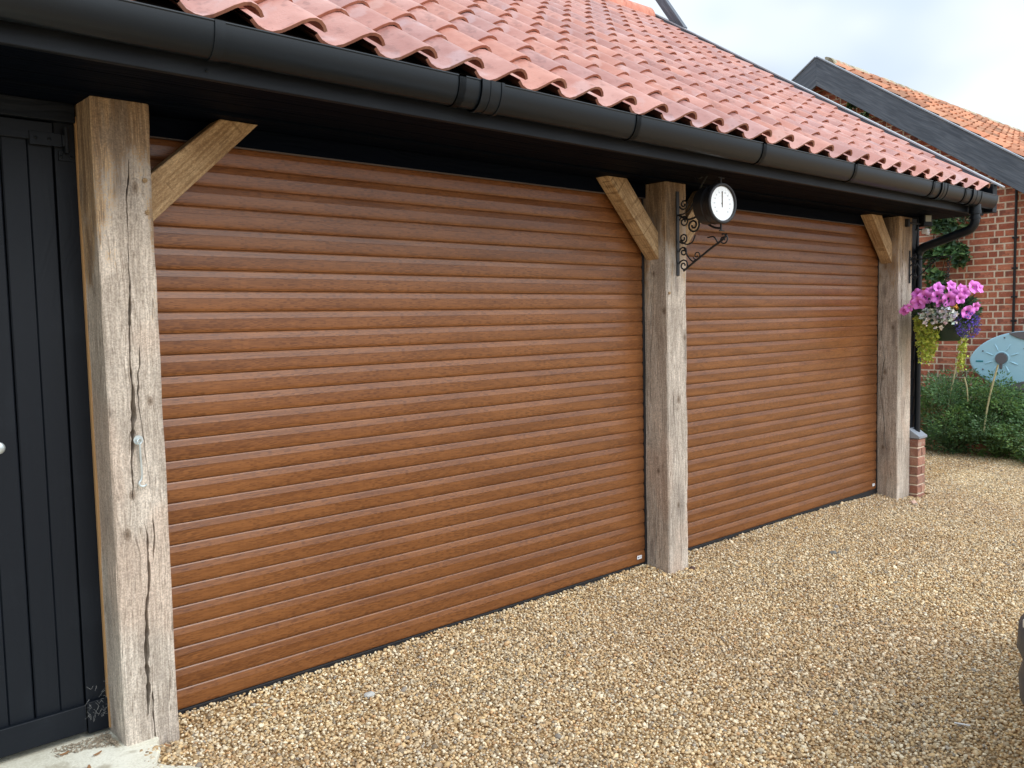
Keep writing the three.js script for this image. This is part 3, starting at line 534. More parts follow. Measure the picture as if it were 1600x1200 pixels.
// ---------------------------------------------------------------- brick building at the right
const BW = 6.6, BB = 6.35;
{
  const b = thing('brick_building', 'red brick outbuilding with black barge boards and old orange tiled roof', 'building', [0, 0, 0]);
  const slope = 34.3 * Math.PI / 180, ta = Math.tan(slope), AZ = -2.38, AY = 4.57;
  const gable = (z, off = 0) => AY - Math.abs(z - AZ) * ta - off;
  const wall = holder('wall', b), zr = 1.7, zl = -6.2;
  { const s = new THREE.Shape(); s.moveTo(zl, -0.6); s.lineTo(zr, -0.6); s.lineTo(zr, gable(zr, 0.12)); s.lineTo(AZ, AY - 0.12); s.lineTo(zl, gable(zl, 0.12)); const g = new THREE.ExtrudeGeometry(s, { depth: 0.2, bevelEnabled: false }); g.rotateY(-Math.PI / 2); boxUV(g, 0, 0, 'z'); g.translate(BW + 0.003 + 0.2, 0, 0); part('mortar', g, M.mortar, wall); }
  const r = rng(31), CO = 0.0742, near = [], rest = brickMats.map(() => []);
  const sizes = [0.199, 0.088];
  const geoS = [0, 1].map((k) => [0, 1, 2].map((q) => { const g = new RoundedBoxGeometry(0.05, CO - 0.0125, sizes[k] + (q - 1) * 0.003, 1, 0.0045); const u = r(), v = r(); return boxUV(g, u, v, 'z'); }));
  for (let k = 0; k < 66; k++) {
    const y = -0.45 + k * CO + CO / 2; let z = zl + (k % 2 ? 0.06 : -0.09) + (r() - 0.5) * 0.02, kind = k % 2;
    while (z < zr) {
      const L = sizes[kind], zc = z + L / 2;
      if (y + 0.03 < gable(zc + 0.1 * Math.sign(zc - AZ), 0.15)) {
        const X = BW + 0.025 + (r() - 0.5) * 0.003, m = [0, 1, 2, 3, 4, 5, 0, 2, 4][Math.floor(r() * 9)], q = Math.floor(r() * 3), p = px(BW, y, zc);
        const item = { X, y, zc, kind, q, m, show: seen(BW, y, zc, 1.02) && p[0] > 1430 && p[1] < 640 && p[1] > 305, d: V(X, y, zc).distanceTo(camera.position) };
        near.push(item);
      } else { r(); r(); r(); }
      z += L + 0.0145; kind = 1 - kind;
    }
  }
  const chosen = new Set(near.filter((t) => t.show).sort((a, c) => a.d - c.d).slice(0, 300));
  for (const t of near) { const g = geoS[t.kind][t.q]; if (chosen.has(t)) { const m = part('brick', g, brickMats[t.m], wall); m.position.set(t.X, t.y, t.zc); m.rotation.x = (((t.q * 7 + t.m * 3) % 5) - 2) * 0.004; } else rest[t.m].push(g.clone().translate(t.X, t.y, t.zc)); }
  const bm = part('brickwork', mergeGeometries(rest.map((l) => mergeGeometries(l)), true), brickMats, wall); bm.userData.kind = 'stuff';
  part('rear_wall', bx(BW + 0.2, 16, -0.6, 1.8, zr - 0.2, zr, 0), M.mortar, b);
  // barge boards
  const board = (sgn, len, h) => { const s = new THREE.Shape(); s.moveTo(0, 0); s.lineTo(len * Math.cos(slope), -len * Math.sin(slope)); s.lineTo(len * Math.cos(slope), -len * Math.sin(slope) - h); s.lineTo(0, -h); const g = new THREE.ExtrudeGeometry(s, { depth: 0.03, bevelEnabled: true, bevelSize: 0.003, bevelThickness: 0.003, bevelSegments: 1 });
    const p = g.attributes.position, uv = new Float32Array(p.count * 2); for (let i = 0; i < p.count; i++) { const x = p.getX(i), y = p.getY(i); uv[i * 2] = x * Math.cos(slope) - y * Math.sin(slope); uv[i * 2 + 1] = x * Math.sin(slope) + y * Math.cos(slope); } g.setAttribute('uv', new THREE.BufferAttribute(uv, 2));
    g.rotateY(-Math.PI / 2); if (sgn < 0) { g.scale(1, 1, -1); const q = g.attributes.position; for (let i = 0; i < q.count; i += 3) { const c = [q.getX(i), q.getY(i), q.getZ(i)]; q.setXYZ(i, q.getX(i + 1), q.getY(i + 1), q.getZ(i + 1)); q.setXYZ(i + 1, ...c); } g.computeVertexNormals(); }
    g.translate(BB + 0.03, AY, AZ + sgn * 0.002); part('barge_board', g, M.charcoal, b); };
  board(1, 4.9, 0.335); board(-1, 4.6, 0.335);
  const inc = (len, x0, x1, n0, n1, s0, mat, name, sgn = 1) => { const g = bx(x0, x1, n0, n1, s0, len, 0.003, 'z'); const m = part(name, g, mat, b); m.position.set(0, AY, AZ); m.rotation.x = slope; if (sgn < 0) { m.rotation.set(-slope, 0, 0); g.scale(1, 1, -1); const q = g.attributes.position, id = g.index; if (id) { const ar = id.array; for (let i = 0; i < ar.length; i += 3) { const t = ar[i]; ar[i] = ar[i + 1]; ar[i + 1] = t; } } else for (let i = 0; i < q.count; i += 3) { const c = [q.getX(i), q.getY(i), q.getZ(i)]; q.setXYZ(i, q.getX(i + 1), q.getY(i + 1), q.getZ(i + 1)); q.setXYZ(i + 1, ...c); } g.computeVertexNormals(); } return m; };
  inc(4.9, BB - 0.015, BB + 0.16, 0.004, 0.02, 0.0, M.lead, 'lead_verge');
  inc(4.6, BB - 0.015, BB + 0.16, 0.004, 0.02, 0.0, M.lead, 'lead_verge', -1);
  inc(4.9, BB + 0.05, 17, -0.14, -0.02, 0.03, M.felt, 'roof_deck'); inc(4.6, BB + 0.05, 17, -0.14, -0.02, 0.03, M.felt, 'roof_deck', -1);
  // old pantiles: too small to pick apart, real waves with stepped tails and a tone per tile
  const roof = holder('roof', b, 'weathered orange pantiles with a lichened ridge');
  const pos = [], col = [], idx = [], tw = 0.235, tg = 0.27, wave = [[0, 0.012], [0.15, 0.0], [0.35, 0.004], [0.55, 0.022], [0.75, 0.042], [0.88, 0.043], [1.0, 0.014]];
  for (let j = 0; j < 18; j++) for (let i = 0; i < 45; i++) {
    const tone = 0.65 + 0.6 * r(), hue = r(), base = pos.length / 3, c0 = [0.52 * tone, (0.2 + 0.05 * hue) * tone, (0.1 + 0.04 * hue) * tone], dk = r() < 0.14 ? 0.6 : 1, x0 = BB + 0.13 + i * tw, s0 = 0.06 + j * tg + (r() - 0.5) * 0.02;
    for (const [u, h] of wave) for (const [s, l] of [[0, 0], [tg + 0.03, 0.022], [tg + 0.03, 0.004]]) { const S = s0 + s, N = h + l + 0.0; pos.push(x0 + u * tw * 1.04, AY - S * Math.sin(slope) + N * Math.cos(slope), AZ + S * Math.cos(slope) + N * Math.sin(slope)); const e = l === 0.004 ? 0.6 : dk; col.push(c0[0] * e, c0[1] * e, c0[2] * e); }
    for (let k = 0; k < wave.length - 1; k++) { const a = base + k * 3; idx.push(a, a + 1, a + 3, a + 1, a + 4, a + 3, a + 1, a + 2, a + 4, a + 2, a + 5, a + 4); }
  }
  let g = new THREE.BufferGeometry(); g.setAttribute('position', new THREE.Float32BufferAttribute(pos, 3)); g.setAttribute('color', new THREE.Float32BufferAttribute(col, 3)); g.setIndex(idx); g = toCreasedNormals(g, 0.6); boxUV(g);
  const tm = part('roof_tiles', g, std({ vertexColors: true, roughness: 0.85, bumpMap: clayBump, bumpScale: 0.003 }), roof); tm.userData.kind = 'stuff';
  for (let k = 0; k < 22; k++) {
    const q = new THREE.CylinderGeometry(0.12, 0.125, 0.45, 16, 6, false, -Math.PI / 2, Math.PI); q.rotateZ(Math.PI / 2); q.rotateX(Math.PI); const p = q.attributes.position, cc = [];
    for (let i = 0; i < p.count; i++) { const n = fbm(p.getX(i) * 14 + k * 5, p.getZ(i) * 14 + p.getY(i) * 9, 4096, 4096, 4), f = 1 + (n - 0.5) * 0.2; p.setXYZ(i, p.getX(i), p.getY(i) * f, p.getZ(i) * f); const t = sst(0.42, 0.56, n); const c = mix3([0.46, 0.22, 0.13], n > 0.55 ? [0.5, 0.46, 0.34] : [0.22, 0.21, 0.13], t); cc.push(...c); }
    q.setAttribute('color', new THREE.Float32BufferAttribute(cc, 3)); q.computeVertexNormals();
    const m = part('ridge_tile', q, std({ vertexColors: true, roughness: 0.95, bumpMap: roughBump, bumpScale: 0.006 }), roof); m.position.set(BB + 0.44 + k * 0.452, AY - 0.075, AZ); m.rotation.x = Math.PI;
  }
  // thin dark pipe on the wall
  const zp = -0.165, dpp = holder('service_pipe', b, 'thin dark pipe clipped to the brickwork');
  part('pipe', rod([BW - 0.025, 2.75, zp - 0.01], [BW - 0.025, 0.4, zp - 0.02], 0.014, 12), M.iron, dpp);
  for (const y of [2.2, 1.87, 1.56, 1.3]) part('pipe_clip', bx(BW - 0.045, BW + 0.002, y - 0.01, y + 0.01, zp - 0.04, zp + 0.012, 0.002), M.iron, dpp);
}

// ---------------------------------------------------------------- clock on its swivel bracket
{
  const X = 0.098, c = thing('bracket_clock', 'black drum bracket clock with white dial on middle oak post', 'clock', [X, 1.65, 0.171]);
  const cz = 0.285, cy = 0.357, R = 0.104;
  const g = []; const L = (pts, r = 0.0042, s = 24) => g.push(tube(pts, r, s, 6));
  part('wall_plate', bx(-0.013, 0.013, -0.005, 0.46, 0, 0.006, 0.002, 'y'), M.iron, c);
  g.push(scroll(0.045, 0.385, 0.03, 1.5, Math.PI * 1.1, 1, 0, 0.0045), scroll(0.045, 0.29, 0.032, 1.5, Math.PI * 0.9, -1, 0, 0.0045), scroll(0.04, 0.2, 0.03, 1.5, Math.PI * 1.2, 1, 0, 0.0045), scroll(0.04, 0.125, 0.028, 1.4, Math.PI, -1, 0, 0.0045), scroll(0.042, 0.05, 0.033, 1.5, Math.PI * 0.9, -1, 0, 0.0045), scroll(0.108, 0.265, 0.04, 1.6, Math.PI * 0.15, -1, 0, 0.0055), scroll(0.15, 0.53, 0.03, 1.5, Math.PI * 1.3, -1, 0, 0.004), scroll(0.3, 0.172, 0.03, 1.4, Math.PI * 0.6, -1, 0, 0.004), scroll(0.13, 0.1, 0.026, 1.4, Math.PI * 1.1, 1, 0, 0.0035));
  L([[0, 0.33, 0.005], [0, 0.335, 0.05], [0, 0.36, 0.09], [0, 0.47, 0.16], [0, 0.52, 0.2]], 0.004); L([[0, 0.33, 0.01], [0, 0.3, 0.07], [0, 0.31, 0.13], [0, 0.33, 0.16]], 0.006);
  L([[0, 0.19, 0.02], [0, 0.165, 0.06], [0, 0.175, 0.1], [0, 0.21, 0.12]], 0.004); L([[0, 0.02, 0.04], [0, 0.07, 0.12], [0, 0.13, 0.22], [0, 0.175, 0.3], [0, 0.2, 0.32]], 0.006);
  L([[0, 0.145, 0.045], [0, 0.1, 0.07], [0, 0.07, 0.1], [0, 0.075, 0.12]], 0.004); L([[0, 0.19, 0.2], [0, 0.19, 0.24], [0, 0.15, 0.27]], 0.004);
  part('scrollwork', merge(g), M.iron, c);
  const yk = []; for (let i = 0; i <= 16; i++) { const a = Math.PI * (0.5 + i / 16); yk.push([0, cy + 0.012 * 0 + Math.sin(a) * (R + 0.02), cz + Math.cos(a) * (R + 0.02) ]); }
  part('yoke', merge([tube(yk, 0.006, 40, 8), rod([0, cy + R - 0.01, cz], [0, cy + R + 0.04, cz], 0.005), rod([0, cy - R + 0.01, cz], [0, cy - R - 0.035, cz], 0.005), rod([-0.025, cy + R + 0.036, cz], [0.03, cy + R + 0.036, cz], 0.003), rod([-0.015, cy - R - 0.033, cz], [0.03, cy - R - 0.033, cz], 0.003)]), M.iron, c);
  const lathe = (pts) => { const q = new THREE.LatheGeometry(pts.map((p) => new THREE.Vector2(...p)), 48); q.rotateX(Math.PI / 2); return q; };
  const body = lathe([[0, -0.062], [0.09, -0.062], [0.1, -0.055], [0.1, 0.0], [0.104, 0.003], [0.104, 0.007], [0.1, 0.01], [0.1, 0.043], [0.106, 0.047], [0.107, 0.06], [0.104, 0.066], [0.097, 0.067], [0.092, 0.06], [0.0, 0.0585]]); body.rotateY(-0.14); body.translate(-0.024, cy, cz - 0.03); part('drum', body, std({ color: lin(0.014, 0.015, 0.018), roughness: 0.38 }), c);
  const can = document.createElement('canvas'); can.width = can.height = 512; const x = can.getContext('2d'); x.fillStyle = '#eef2f2'; x.fillRect(0, 0, 512, 512); x.translate(256, 256); x.strokeStyle = '#b4babd'; x.fillStyle = '#999fa3'; x.textAlign = 'center'; x.textBaseline = 'middle';
  for (let i = 0; i <= 60; i++) { const a = (-225 + i * 4.5) * Math.PI / 180, l = i % 5 ? 8 : 18; x.lineWidth = i % 5 ? 1.5 : 4; x.beginPath(); x.moveTo(Math.cos(a) * 208, Math.sin(a) * 208); x.lineTo(Math.cos(a) * (208 - l), Math.sin(a) * (208 - l)); x.stroke(); }
  x.font = 'bold 34px sans-serif'; for (let i = 0; i <= 12; i++) { const a = (-225 + i * 22.5) * Math.PI / 180; x.fillText(String(i * 10 - 40), Math.cos(a) * 166, Math.sin(a) * 166); }
  x.fillStyle = '#4a4f53'; x.beginPath(); x.arc(0, 0, 16, 0, 7); x.fill(); x.lineWidth = 3; x.strokeStyle = '#ccd1d3'; x.beginPath(); x.arc(0, 0, 110, 0, 7); x.stroke();
  const tx = new THREE.CanvasTexture(can); tx.colorSpace = THREE.SRGBColorSpace;
  part('dial', new THREE.CircleGeometry(0.093, 48).translate(0, 0, 0.0605).rotateY(-0.14).translate(-0.024, cy, cz - 0.03), new THREE.MeshPhysicalMaterial({ map: tx, roughness: 0.25, clearcoat: 0.6, clearcoatRoughness: 0.05 }), c);
  part('pointer', bx(-0.0025, 0.0025, -0.02, 0.062, 0.062, 0.0635, 0.0006).rotateY(-0.14).translate(-0.024, cy, cz - 0.03), M.lipm, c);
  part('bezel', new THREE.TorusGeometry(0.098, 0.009, 10, 56).translate(0, 0, 0.062).rotateY(-0.14).translate(-0.024, cy, cz - 0.03), M.iron, c);
}

// ---------------------------------------------------------------- hook on the left post
{
  const h = thing('cabin_hook', 'galvanised cabin hook hanging from a plate on left post', 'hook', [-2.876, 0.965, 0.173]);
  part('plate', new THREE.CylinderGeometry(0.016, 0.016, 0.003, 20).rotateX(Math.PI / 2).translate(0.004, 0.078, 0.002), M.steel, h);
  part('eye', new THREE.TorusGeometry(0.009, 0.0026, 8, 18).rotateY(0.5).translate(0.004, 0.073, 0.01), M.steel, h);
  part('hook_rod', tube([[0.005, 0.066, 0.012], [0.005, 0.04, 0.012], [0.006, 0.0, 0.011], [0.007, -0.04, 0.011], [0.003, -0.056, 0.011], [-0.004, -0.065, 0.012], [0.0, -0.075, 0.013], [0.012, -0.077, 0.014], [0.02, -0.072, 0.016]], 0.0036, 40, 8), M.steel, h);
}

// ---------------------------------------------------------------- floodlight by the right post
{
  const f = thing('floodlight', 'small black floodlight with white sensor under the eave', 'floodlight', [3.2, 2.09, 0.24]);
  part('arm', merge([rod([-0.17, 0.02, -0.05], [0.03, 0.015, 0.0], 0.008), bx(-0.19, -0.16, -0.01, 0.05, -0.068, -0.04, 0.003), rod([-0.08, -0.03, -0.03], [0.02, -0.025, 0.0], 0.006)]), M.iron, f);
  const head = bx(-0.03, 0.05, -0.005, 0.1, -0.035, 0.035, 0.008); head.rotateY(-0.5); part('lamp_head', head, M.plastic, f);
  const lens = bx(-0.016, 0.036, 0.032, 0.084, 0.0352, 0.038, 0.001); lens.rotateY(-0.5); part('lens', lens, std({ color: lin(0.45, 0.47, 0.42), roughness: 0.2 }), f);
  part('sensor', merge([new RoundedBoxGeometry(0.045, 0.045, 0.05, 2, 0.012).translate(0.0, -0.04, 0.01), new THREE.SphereGeometry(0.018, 12, 8).translate(0.0, -0.055, 0.025)]), M.white, f);
}

// ---------------------------------------------------------------- leaves and flowers
function leafMass(n, r, place, size, cols, fold = 0.35, ratio = 0.5) {     // many small folded leaves; place(r) -> {p, d}
  const pos = new Float32Array(n * 12 * 3), col = new Float32Array(n * 12 * 3); let o = 0;
  const a = V(0, 0, 0), b = V(0, 0, 0), c = V(0, 0, 0), up = V(0, 0, 0), tmp = V(0, 0, 0);
  for (let i = 0; i < n; i++) {
    const q = place(r, i); const p = q.p, s = (q.s || 1) * size * (0.65 + 0.7 * r());
    a.copy(q.d).normalize(); tmp.set(r() - 0.5, r() - 0.5, r() - 0.5); b.crossVectors(a, tmp).normalize(); c.crossVectors(b, a);
    const base = p, tip = V(p.x + a.x * s, p.y + a.y * s, p.z + a.z * s), m = 0.45, w = s * ratio * 0.5;
    const mid = V(p.x + a.x * s * m + c.x * s * 0.06, p.y + a.y * s * m + c.y * s * 0.06, p.z + a.z * s * m + c.z * s * 0.06);
    const l = V(mid.x + b.x * w + c.x * w * fold, mid.y + b.y * w + c.y * w * fold, mid.z + b.z * w + c.z * w * fold), rr = V(mid.x - b.x * w + c.x * w * fold, mid.y - b.y * w + c.y * w * fold, mid.z - b.z * w + c.z * w * fold);
    const k = cols[Math.floor(r() * cols.length)], t = 0.75 + 0.5 * r();
    for (const v of [base, l, mid, mid, l, tip, base, mid, rr, mid, tip, rr]) { pos[o] = v.x; pos[o + 1] = v.y; pos[o + 2] = v.z; col[o] = k[0] * t; col[o + 1] = k[1] * t; col[o + 2] = k[2] * t; o += 3; }
  }
  const g = new THREE.BufferGeometry(); g.setAttribute('position', new THREE.BufferAttribute(pos, 3)); g.setAttribute('color', new THREE.BufferAttribute(col, 3)); g.computeVertexNormals(); return g;
}
const leafMat = new THREE.MeshPhysicalMaterial({ vertexColors: true, roughness: 0.7, transmission: 0.3, thickness: 0, side: THREE.DoubleSide });
const petalMat = std({ vertexColors: true, roughness: 0.7, side: THREE.DoubleSide });
const rdir = (r, up = 0) => { const a = r() * 6.283, z = r() * 2 - 1, k = Math.sqrt(1 - z * z); return V(k * Math.cos(a), z + up, k * Math.sin(a)); };

// ---------------------------------------------------------------- hanging basket and its bracket
{
  const b = thing('basket_bracket', 'black scrolled iron bracket on the right post holding the basket', 'bracket', [3.1, 1.65, 0.173]), g = [];
  part('wall_plate', bx(-0.01, 0.01, -0.005, 0.25, 0, 0.005, 0.002, 'y'), M.iron, b);
  g.push(scroll(0.033, 0.2, 0.026, 1.5, Math.PI, 1, 0, 0.0035), scroll(0.033, 0.125, 0.026, 1.5, Math.PI, -1, 0, 0.0035), scroll(0.033, 0.045, 0.028, 1.5, Math.PI, -1, 0, 0.0035));
  g.push(tube([[0, 0.177, 0.0], [0, 0.179, 0.12], [0, 0.184, 0.24], [0, 0.19, 0.29], [0, 0.178, 0.312], [0, 0.158, 0.305], [0, 0.15, 0.285]], 0.005, 40, 6), tube([[0, 0.03, 0.05], [0, 0.07, 0.1], [0, 0.13, 0.16], [0, 0.176, 0.22]], 0.0045, 30, 6), tube([[0, 0.15, 0.055], [0, 0.1, 0.085], [0, 0.07, 0.1]], 0.0035, 16, 6), scroll(0.17, 0.155, 0.02, 1.3, 0, -1, 0, 0.003));
  part('scrollwork', merge(g), M.iron, b);
  const cx = 3.1, cz = 0.465, h = thing('hanging_basket', 'green hanging basket of pink petunias with white and blue trailing flowers', 'hanging basket', [cx, 1.19, cz]);
  const r = rng(61);
  part('pot', new THREE.LatheGeometry([[0, 0], [0.075, 0], [0.1, 0.006], [0.128, 0.06], [0.148, 0.135], [0.156, 0.138], [0.156, 0.15], [0.146, 0.15], [0.13, 0.1], [0.0, 0.1]].map((p) => new THREE.Vector2(...p)), 40), std({ color: lin(0.008, 0.035, 0.026), roughness: 0.4 }), h);
  const ch = []; for (let k = 0; k < 3; k++) { const a = k * 2.09 + 0.5; for (let i = 0; i < 20; i++) { const t = (i + 0.5) / 20, q = new THREE.TorusGeometry(0.008, 0.0017, 5, 10); q.rotateY(i % 2 ? 0 : Math.PI / 2); q.translate(mix(Math.cos(a) * 0.15, 0, t), mix(0.14, 0.5, t), mix(Math.sin(a) * 0.15, 0, t)); ch.push(q); } }
  for (let i = 0; i < 7; i++) { const q = new THREE.TorusGeometry(0.01, 0.003, 5, 10); q.rotateY(i % 2 ? 0 : Math.PI / 2); q.translate(0, 0.5 + i * 0.017, 0); ch.push(q); }
  part('chain', merge(ch), M.iron, h);
  const green = [[0.04, 0.1, 0.04], [0.06, 0.14, 0.05], [0.03, 0.075, 0.035], [0.08, 0.16, 0.06]];
  part('foliage', leafMass(2600, r, (q) => { const d = rdir(q, 0.25), k = 0.6 + 0.4 * q(); return { p: V(d.x * 0.22 * k - 0.02, 0.19 + d.y * 0.15 * k, d.z * 0.22 * k), d: d.add(rdir(q).multiplyScalar(0.7)) }; }, 0.038, green), leafMat, h);
  const lime = [[0.6, 0.7, 0.1], [0.5, 0.62, 0.08], [0.72, 0.74, 0.16], [0.36, 0.46, 0.08]];
  part('trailing_stems', leafMass(3000, r, (q) => { const t = q() * q(), a = q() * 6.28, k = q(); const rad = 0.11 * (1 - 0.55 * t) * Math.sqrt(k); return { p: V(-0.12 + Math.cos(a) * rad * 0.7, 0.19 - 0.38 * t, -0.085 + Math.sin(a) * rad - 0.03 * t), d: rdir(q, -0.3) }; }, 0.022, lime, 0.2, 0.9), leafMat, h, 'lime green trailing foliage');
  part('trailing_stems', leafMass(320, r, (q) => { const t = q(); return { p: V((q() - 0.5) * 0.05, 0.06 - 0.28 * t, 0.12 + (q() - 0.5) * 0.06 - 0.02 * t), d: rdir(q, -0.3) }; }, 0.018, lime, 0.2, 0.9), leafMat, h, 'thin lime green trail right of the pot');
  // petunias: five fused lobes round a throat
  const pet = (s) => { const pos = [], col = [], idx = [], R = 3, A = 30; for (let i = 0; i <= R; i++) for (let j = 0; j < A; j++) { const t = i / R, a = j / A * 6.283, lobe = 1 - 0.16 * (0.5 - 0.5 * Math.cos(a * 5)) * t + 0.04 * Math.sin(a * 13 + s), rr = (0.006 + 0.034 * t) * lobe; pos.push(Math.cos(a) * rr, Math.sin(a) * rr, 0.018 * Math.sqrt(t) + 0.005 * Math.sin(a * 5 + s) * t - 0.006 * t * t); const k = mix3([0.5, 0.05, 0.38], [0.9, 0.26, 0.8], sst(0, 0.55, t)); col.push(...k.map((v, q) => v * (0.9 + 0.2 * vn(a * 6 + s * 9, t * 5, 64, 64)))); } for (let i = 0; i < R; i++) for (let j = 0; j < A; j++) { const a = i * A + j, b2 = i * A + (j + 1) % A; idx.push(a, b2, a + A, b2, b2 + A, a + A); } const q = new THREE.BufferGeometry(); q.setAttribute('position', new THREE.Float32BufferAttribute(pos, 3)); q.setAttribute('color', new THREE.Float32BufferAttribute(col, 3)); q.setIndex(idx); q.computeVertexNormals(); return q; };
  const pets = [pet(0), pet(1), pet(2)];
  // [z across, y up, x towards the viewer's depth, size]
  for (const [dz, dy, dx, s, ry, rx] of [[-0.16, 0.41, -0.08, 1.1, -1.5, -0.1], [-0.09, 0.39, -0.12, 1.3, -1.1, 0.1], [-0.13, 0.35, -0.13, 1.25, -1.3, 0.2], [-0.03, 0.45, -0.05, 1.1, -0.6, -0.5], [0.0, 0.39, -0.12, 1.2, -0.9, 0.1], [0.05, 0.43, -0.03, 1.0, -0.4, -0.4], [0.08, 0.37, -0.12, 1.35, -0.8, 0.15], [0.12, 0.43, -0.02, 1.15, -0.4, -0.3], [0.16, 0.41, -0.06, 1.0, -0.8, -0.1], [0.2, 0.45, -0.01, 1.2, -0.5, -0.3], [0.23, 0.44, 0.02, 0.9, -0.2, -0.3], [0.2, 0.27, -0.1, 1.2, -0.7, 0.1], [-0.2, 0.31, -0.14, 0.75, -1.3, 0], [-0.3, 0.31, -0.03, 0.8, -1.6, 0], [-0.26, 0.29, -0.09, 0.85, -1.3, 0.3], [0.03, 0.34, -0.14, 0.9, -0.8, 0.3], [-0.06, 0.44, -0.04, 0.95, -1, -0.2], [-0.11, 0.42, -0.03, 0.9, -1.2, -0.3], [0.15, 0.37, -0.1, 0.95, -0.7, 0], [0.1, 0.4, -0.08, 1, -1, -0.1], [-0.17, 0.36, -0.1, 0.95, -1.4, 0.1], [0.24, 0.31, -0.06, 0.85, -0.5, 0.2], [0.04, 0.47, 0.0, 0.9, -0.6, -0.6]]) {
    const m = part('petunia', pets[Math.floor(r() * 3)], petalMat, h); m.position.set(dx * 1.2 - 0.05, dy - 0.05, dz); m.rotation.set(rx + 0.1, ry, r() * 6, 'YXZ'); m.scale.setScalar(s * 1.12);
  }
  const star = (s, c) => leafMass(5, r, (q, i) => ({ p: V(0, 0, 0), d: V(Math.cos(i * 1.257) + 0.001, Math.sin(i * 1.257), 0.25) }), s, [c], 0.1, 0.9);
  const cluster = (n, s, c, place) => { const l = []; for (let k = 0; k < n; k++) { const q = star(s * (0.8 + 0.4 * r()), c.map((v) => v * (0.8 + 0.3 * r()))); q.rotateX((r() - 0.5) * 1.2); q.rotateY(-0.95 + (r() - 0.5) * 1.4); const p = place(); q.translate(p[0], p[1], p[2]); l.push(q); } return mergeGeometries(l); };
  part('white_flowers', cluster(170, 0.017, [0.92, 0.94, 0.92], () => { const a = r() * 6.28, k = Math.sqrt(r()); return [-0.215 + 0.03 * r() - Math.abs(Math.cos(a)) * 0.01, 0.205 + Math.sin(a) * 0.055 * k - (r() < 0.15 ? 0.05 : 0), 0.01 + Math.cos(a) * 0.14 * k]; }), petalMat, h);
  const lob = rng(8); part('blue_flowers', cluster(260, 0.0085, [0.16, 0.1, 0.6], () => { const d = rdir(lob), k = 0.8 + 0.25 * lob(); return [-0.12 + d.x * 0.09 * k, 0.13 + d.y * 0.11 * k, 0.19 + d.z * 0.085 * k]; }), petalMat, h);
  part('lobelia_stems', leafMass(900, lob, (q) => { const d = rdir(q), k = 0.5 + 0.5 * q(); return { p: V(-0.12 + d.x * 0.09 * k, 0.13 + d.y * 0.11 * k, 0.185 + d.z * 0.085 * k), d }; }, 0.016, [[0.05, 0.09, 0.04], [0.09, 0.1, 0.07]], 0.2, 0.35), leafMat, h);
  part('orange_flowers', cluster(16, 0.012, [0.75, 0.3, 0.05], () => [-0.2 + 0.03 * r(), 0.235 + 0.03 * r(), 0.05 + 0.1 * r()]), petalMat, h);
}

// ---------------------------------------------------------------- climber on the brick wall
function ivy(label, clumps, seed, size) {
  const c0 = clumps[0], t = thing('climbing_plant', label, 'climbing plant', [BW - 0.03, c0[1], c0[0]]), r = rng(seed);
  const L = leafMass(clumps.reduce((s, c) => s + c[4], 0), r, (() => { const q = []; clumps.forEach((c) => { for (let k = 0; k < c[4]; k++) q.push(c); }); return (rr, i) => { const c = q[i], a = rr() * 6.28, k = Math.sqrt(rr()); const z = c[0] + Math.cos(a) * c[2] * k, y = c[1] + Math.sin(a) * c[3] * k; return { p: V(-0.02 - 0.13 * rr() * (1 - k * 0.5), y - c0[1], z - c0[0]), d: V(-0.5 - rr() * 0.3, -0.6 * rr() - 0.1 + 0.3 * rr(), (rr() - 0.5) * 1.6) }; }; })(), size, [[0.07, 0.19, 0.06], [0.11, 0.25, 0.08], [0.05, 0.12, 0.05], [0.2, 0.34, 0.1], [0.08, 0.17, 0.09]], 0.25, 0.85);
  part('leaves', L, leafMat, t);
  const st = []; clumps.forEach((c, i) => { if (i) { const p = clumps[i - 1]; st.push(tube([[-0.01, p[1] - c0[1], p[0] - c0[0]], [-0.02, (p[1] + c[1]) / 2 - c0[1] + 0.03, (p[0] + c[0]) / 2 - c0[0]], [-0.01, c[1] - c0[1], c[0] - c0[0]]], 0.005, 10, 5)); } else st.push(tube([[-0.01, 0, 0], [-0.015, -0.2, -0.05], [-0.01, -0.4, -0.04]], 0.006, 10, 5)); });
  part('stem', merge(st), std({ color: lin(0.12, 0.08, 0.05), roughness: 0.9 }), t);
}
ivy('dark leafy climber on the brick wall just below the garage gutter', [[-0.98, 2.48, 0.12, 0.14, 150], [-0.86, 2.42, 0.1, 0.12, 120], [-1.05, 2.58, 0.08, 0.05, 60], [-0.7, 2.4, 0.06, 0.08, 26], [-0.62, 2.5, 0.09, 0.07, 22], [-0.78, 2.28, 0.07, 0.06, 24]], 3, 0.085);
ivy('bushy green climber on the brick wall above the hanging basket', [[-1.05, 2.08, 0.1, 0.07, 70], [-0.94, 2.14, 0.12, 0.09, 100], [-0.8, 2.13, 0.12, 0.1, 120], [-0.7, 2.05, 0.08, 0.1, 80], [-0.69, 1.98, 0.05, 0.06, 30], [-0.8, 2.3, 0.03, 0.04, 8], [-0.95, 1.8, 0.12, 0.11, 70], [-1.08, 1.9, 0.08, 0.1, 40]], 4, 0.085);
ivy('small light green sprig under the barge board, nearest the gable peak', [[-2.02, 3.93, 0.05, 0.05, 14], [-1.97, 3.97, 0.05, 0.03, 8]], 5, 0.085);
ivy('small light green sprig under the barge board, middle of three', [[-1.82, 3.78, 0.06, 0.07, 18], [-1.78, 3.85, 0.03, 0.05, 8]], 6, 0.09);
ivy('small green sprig under the barge board, lowest of three', [[-1.38, 3.46, 0.05, 0.05, 14]], 7, 0.08);

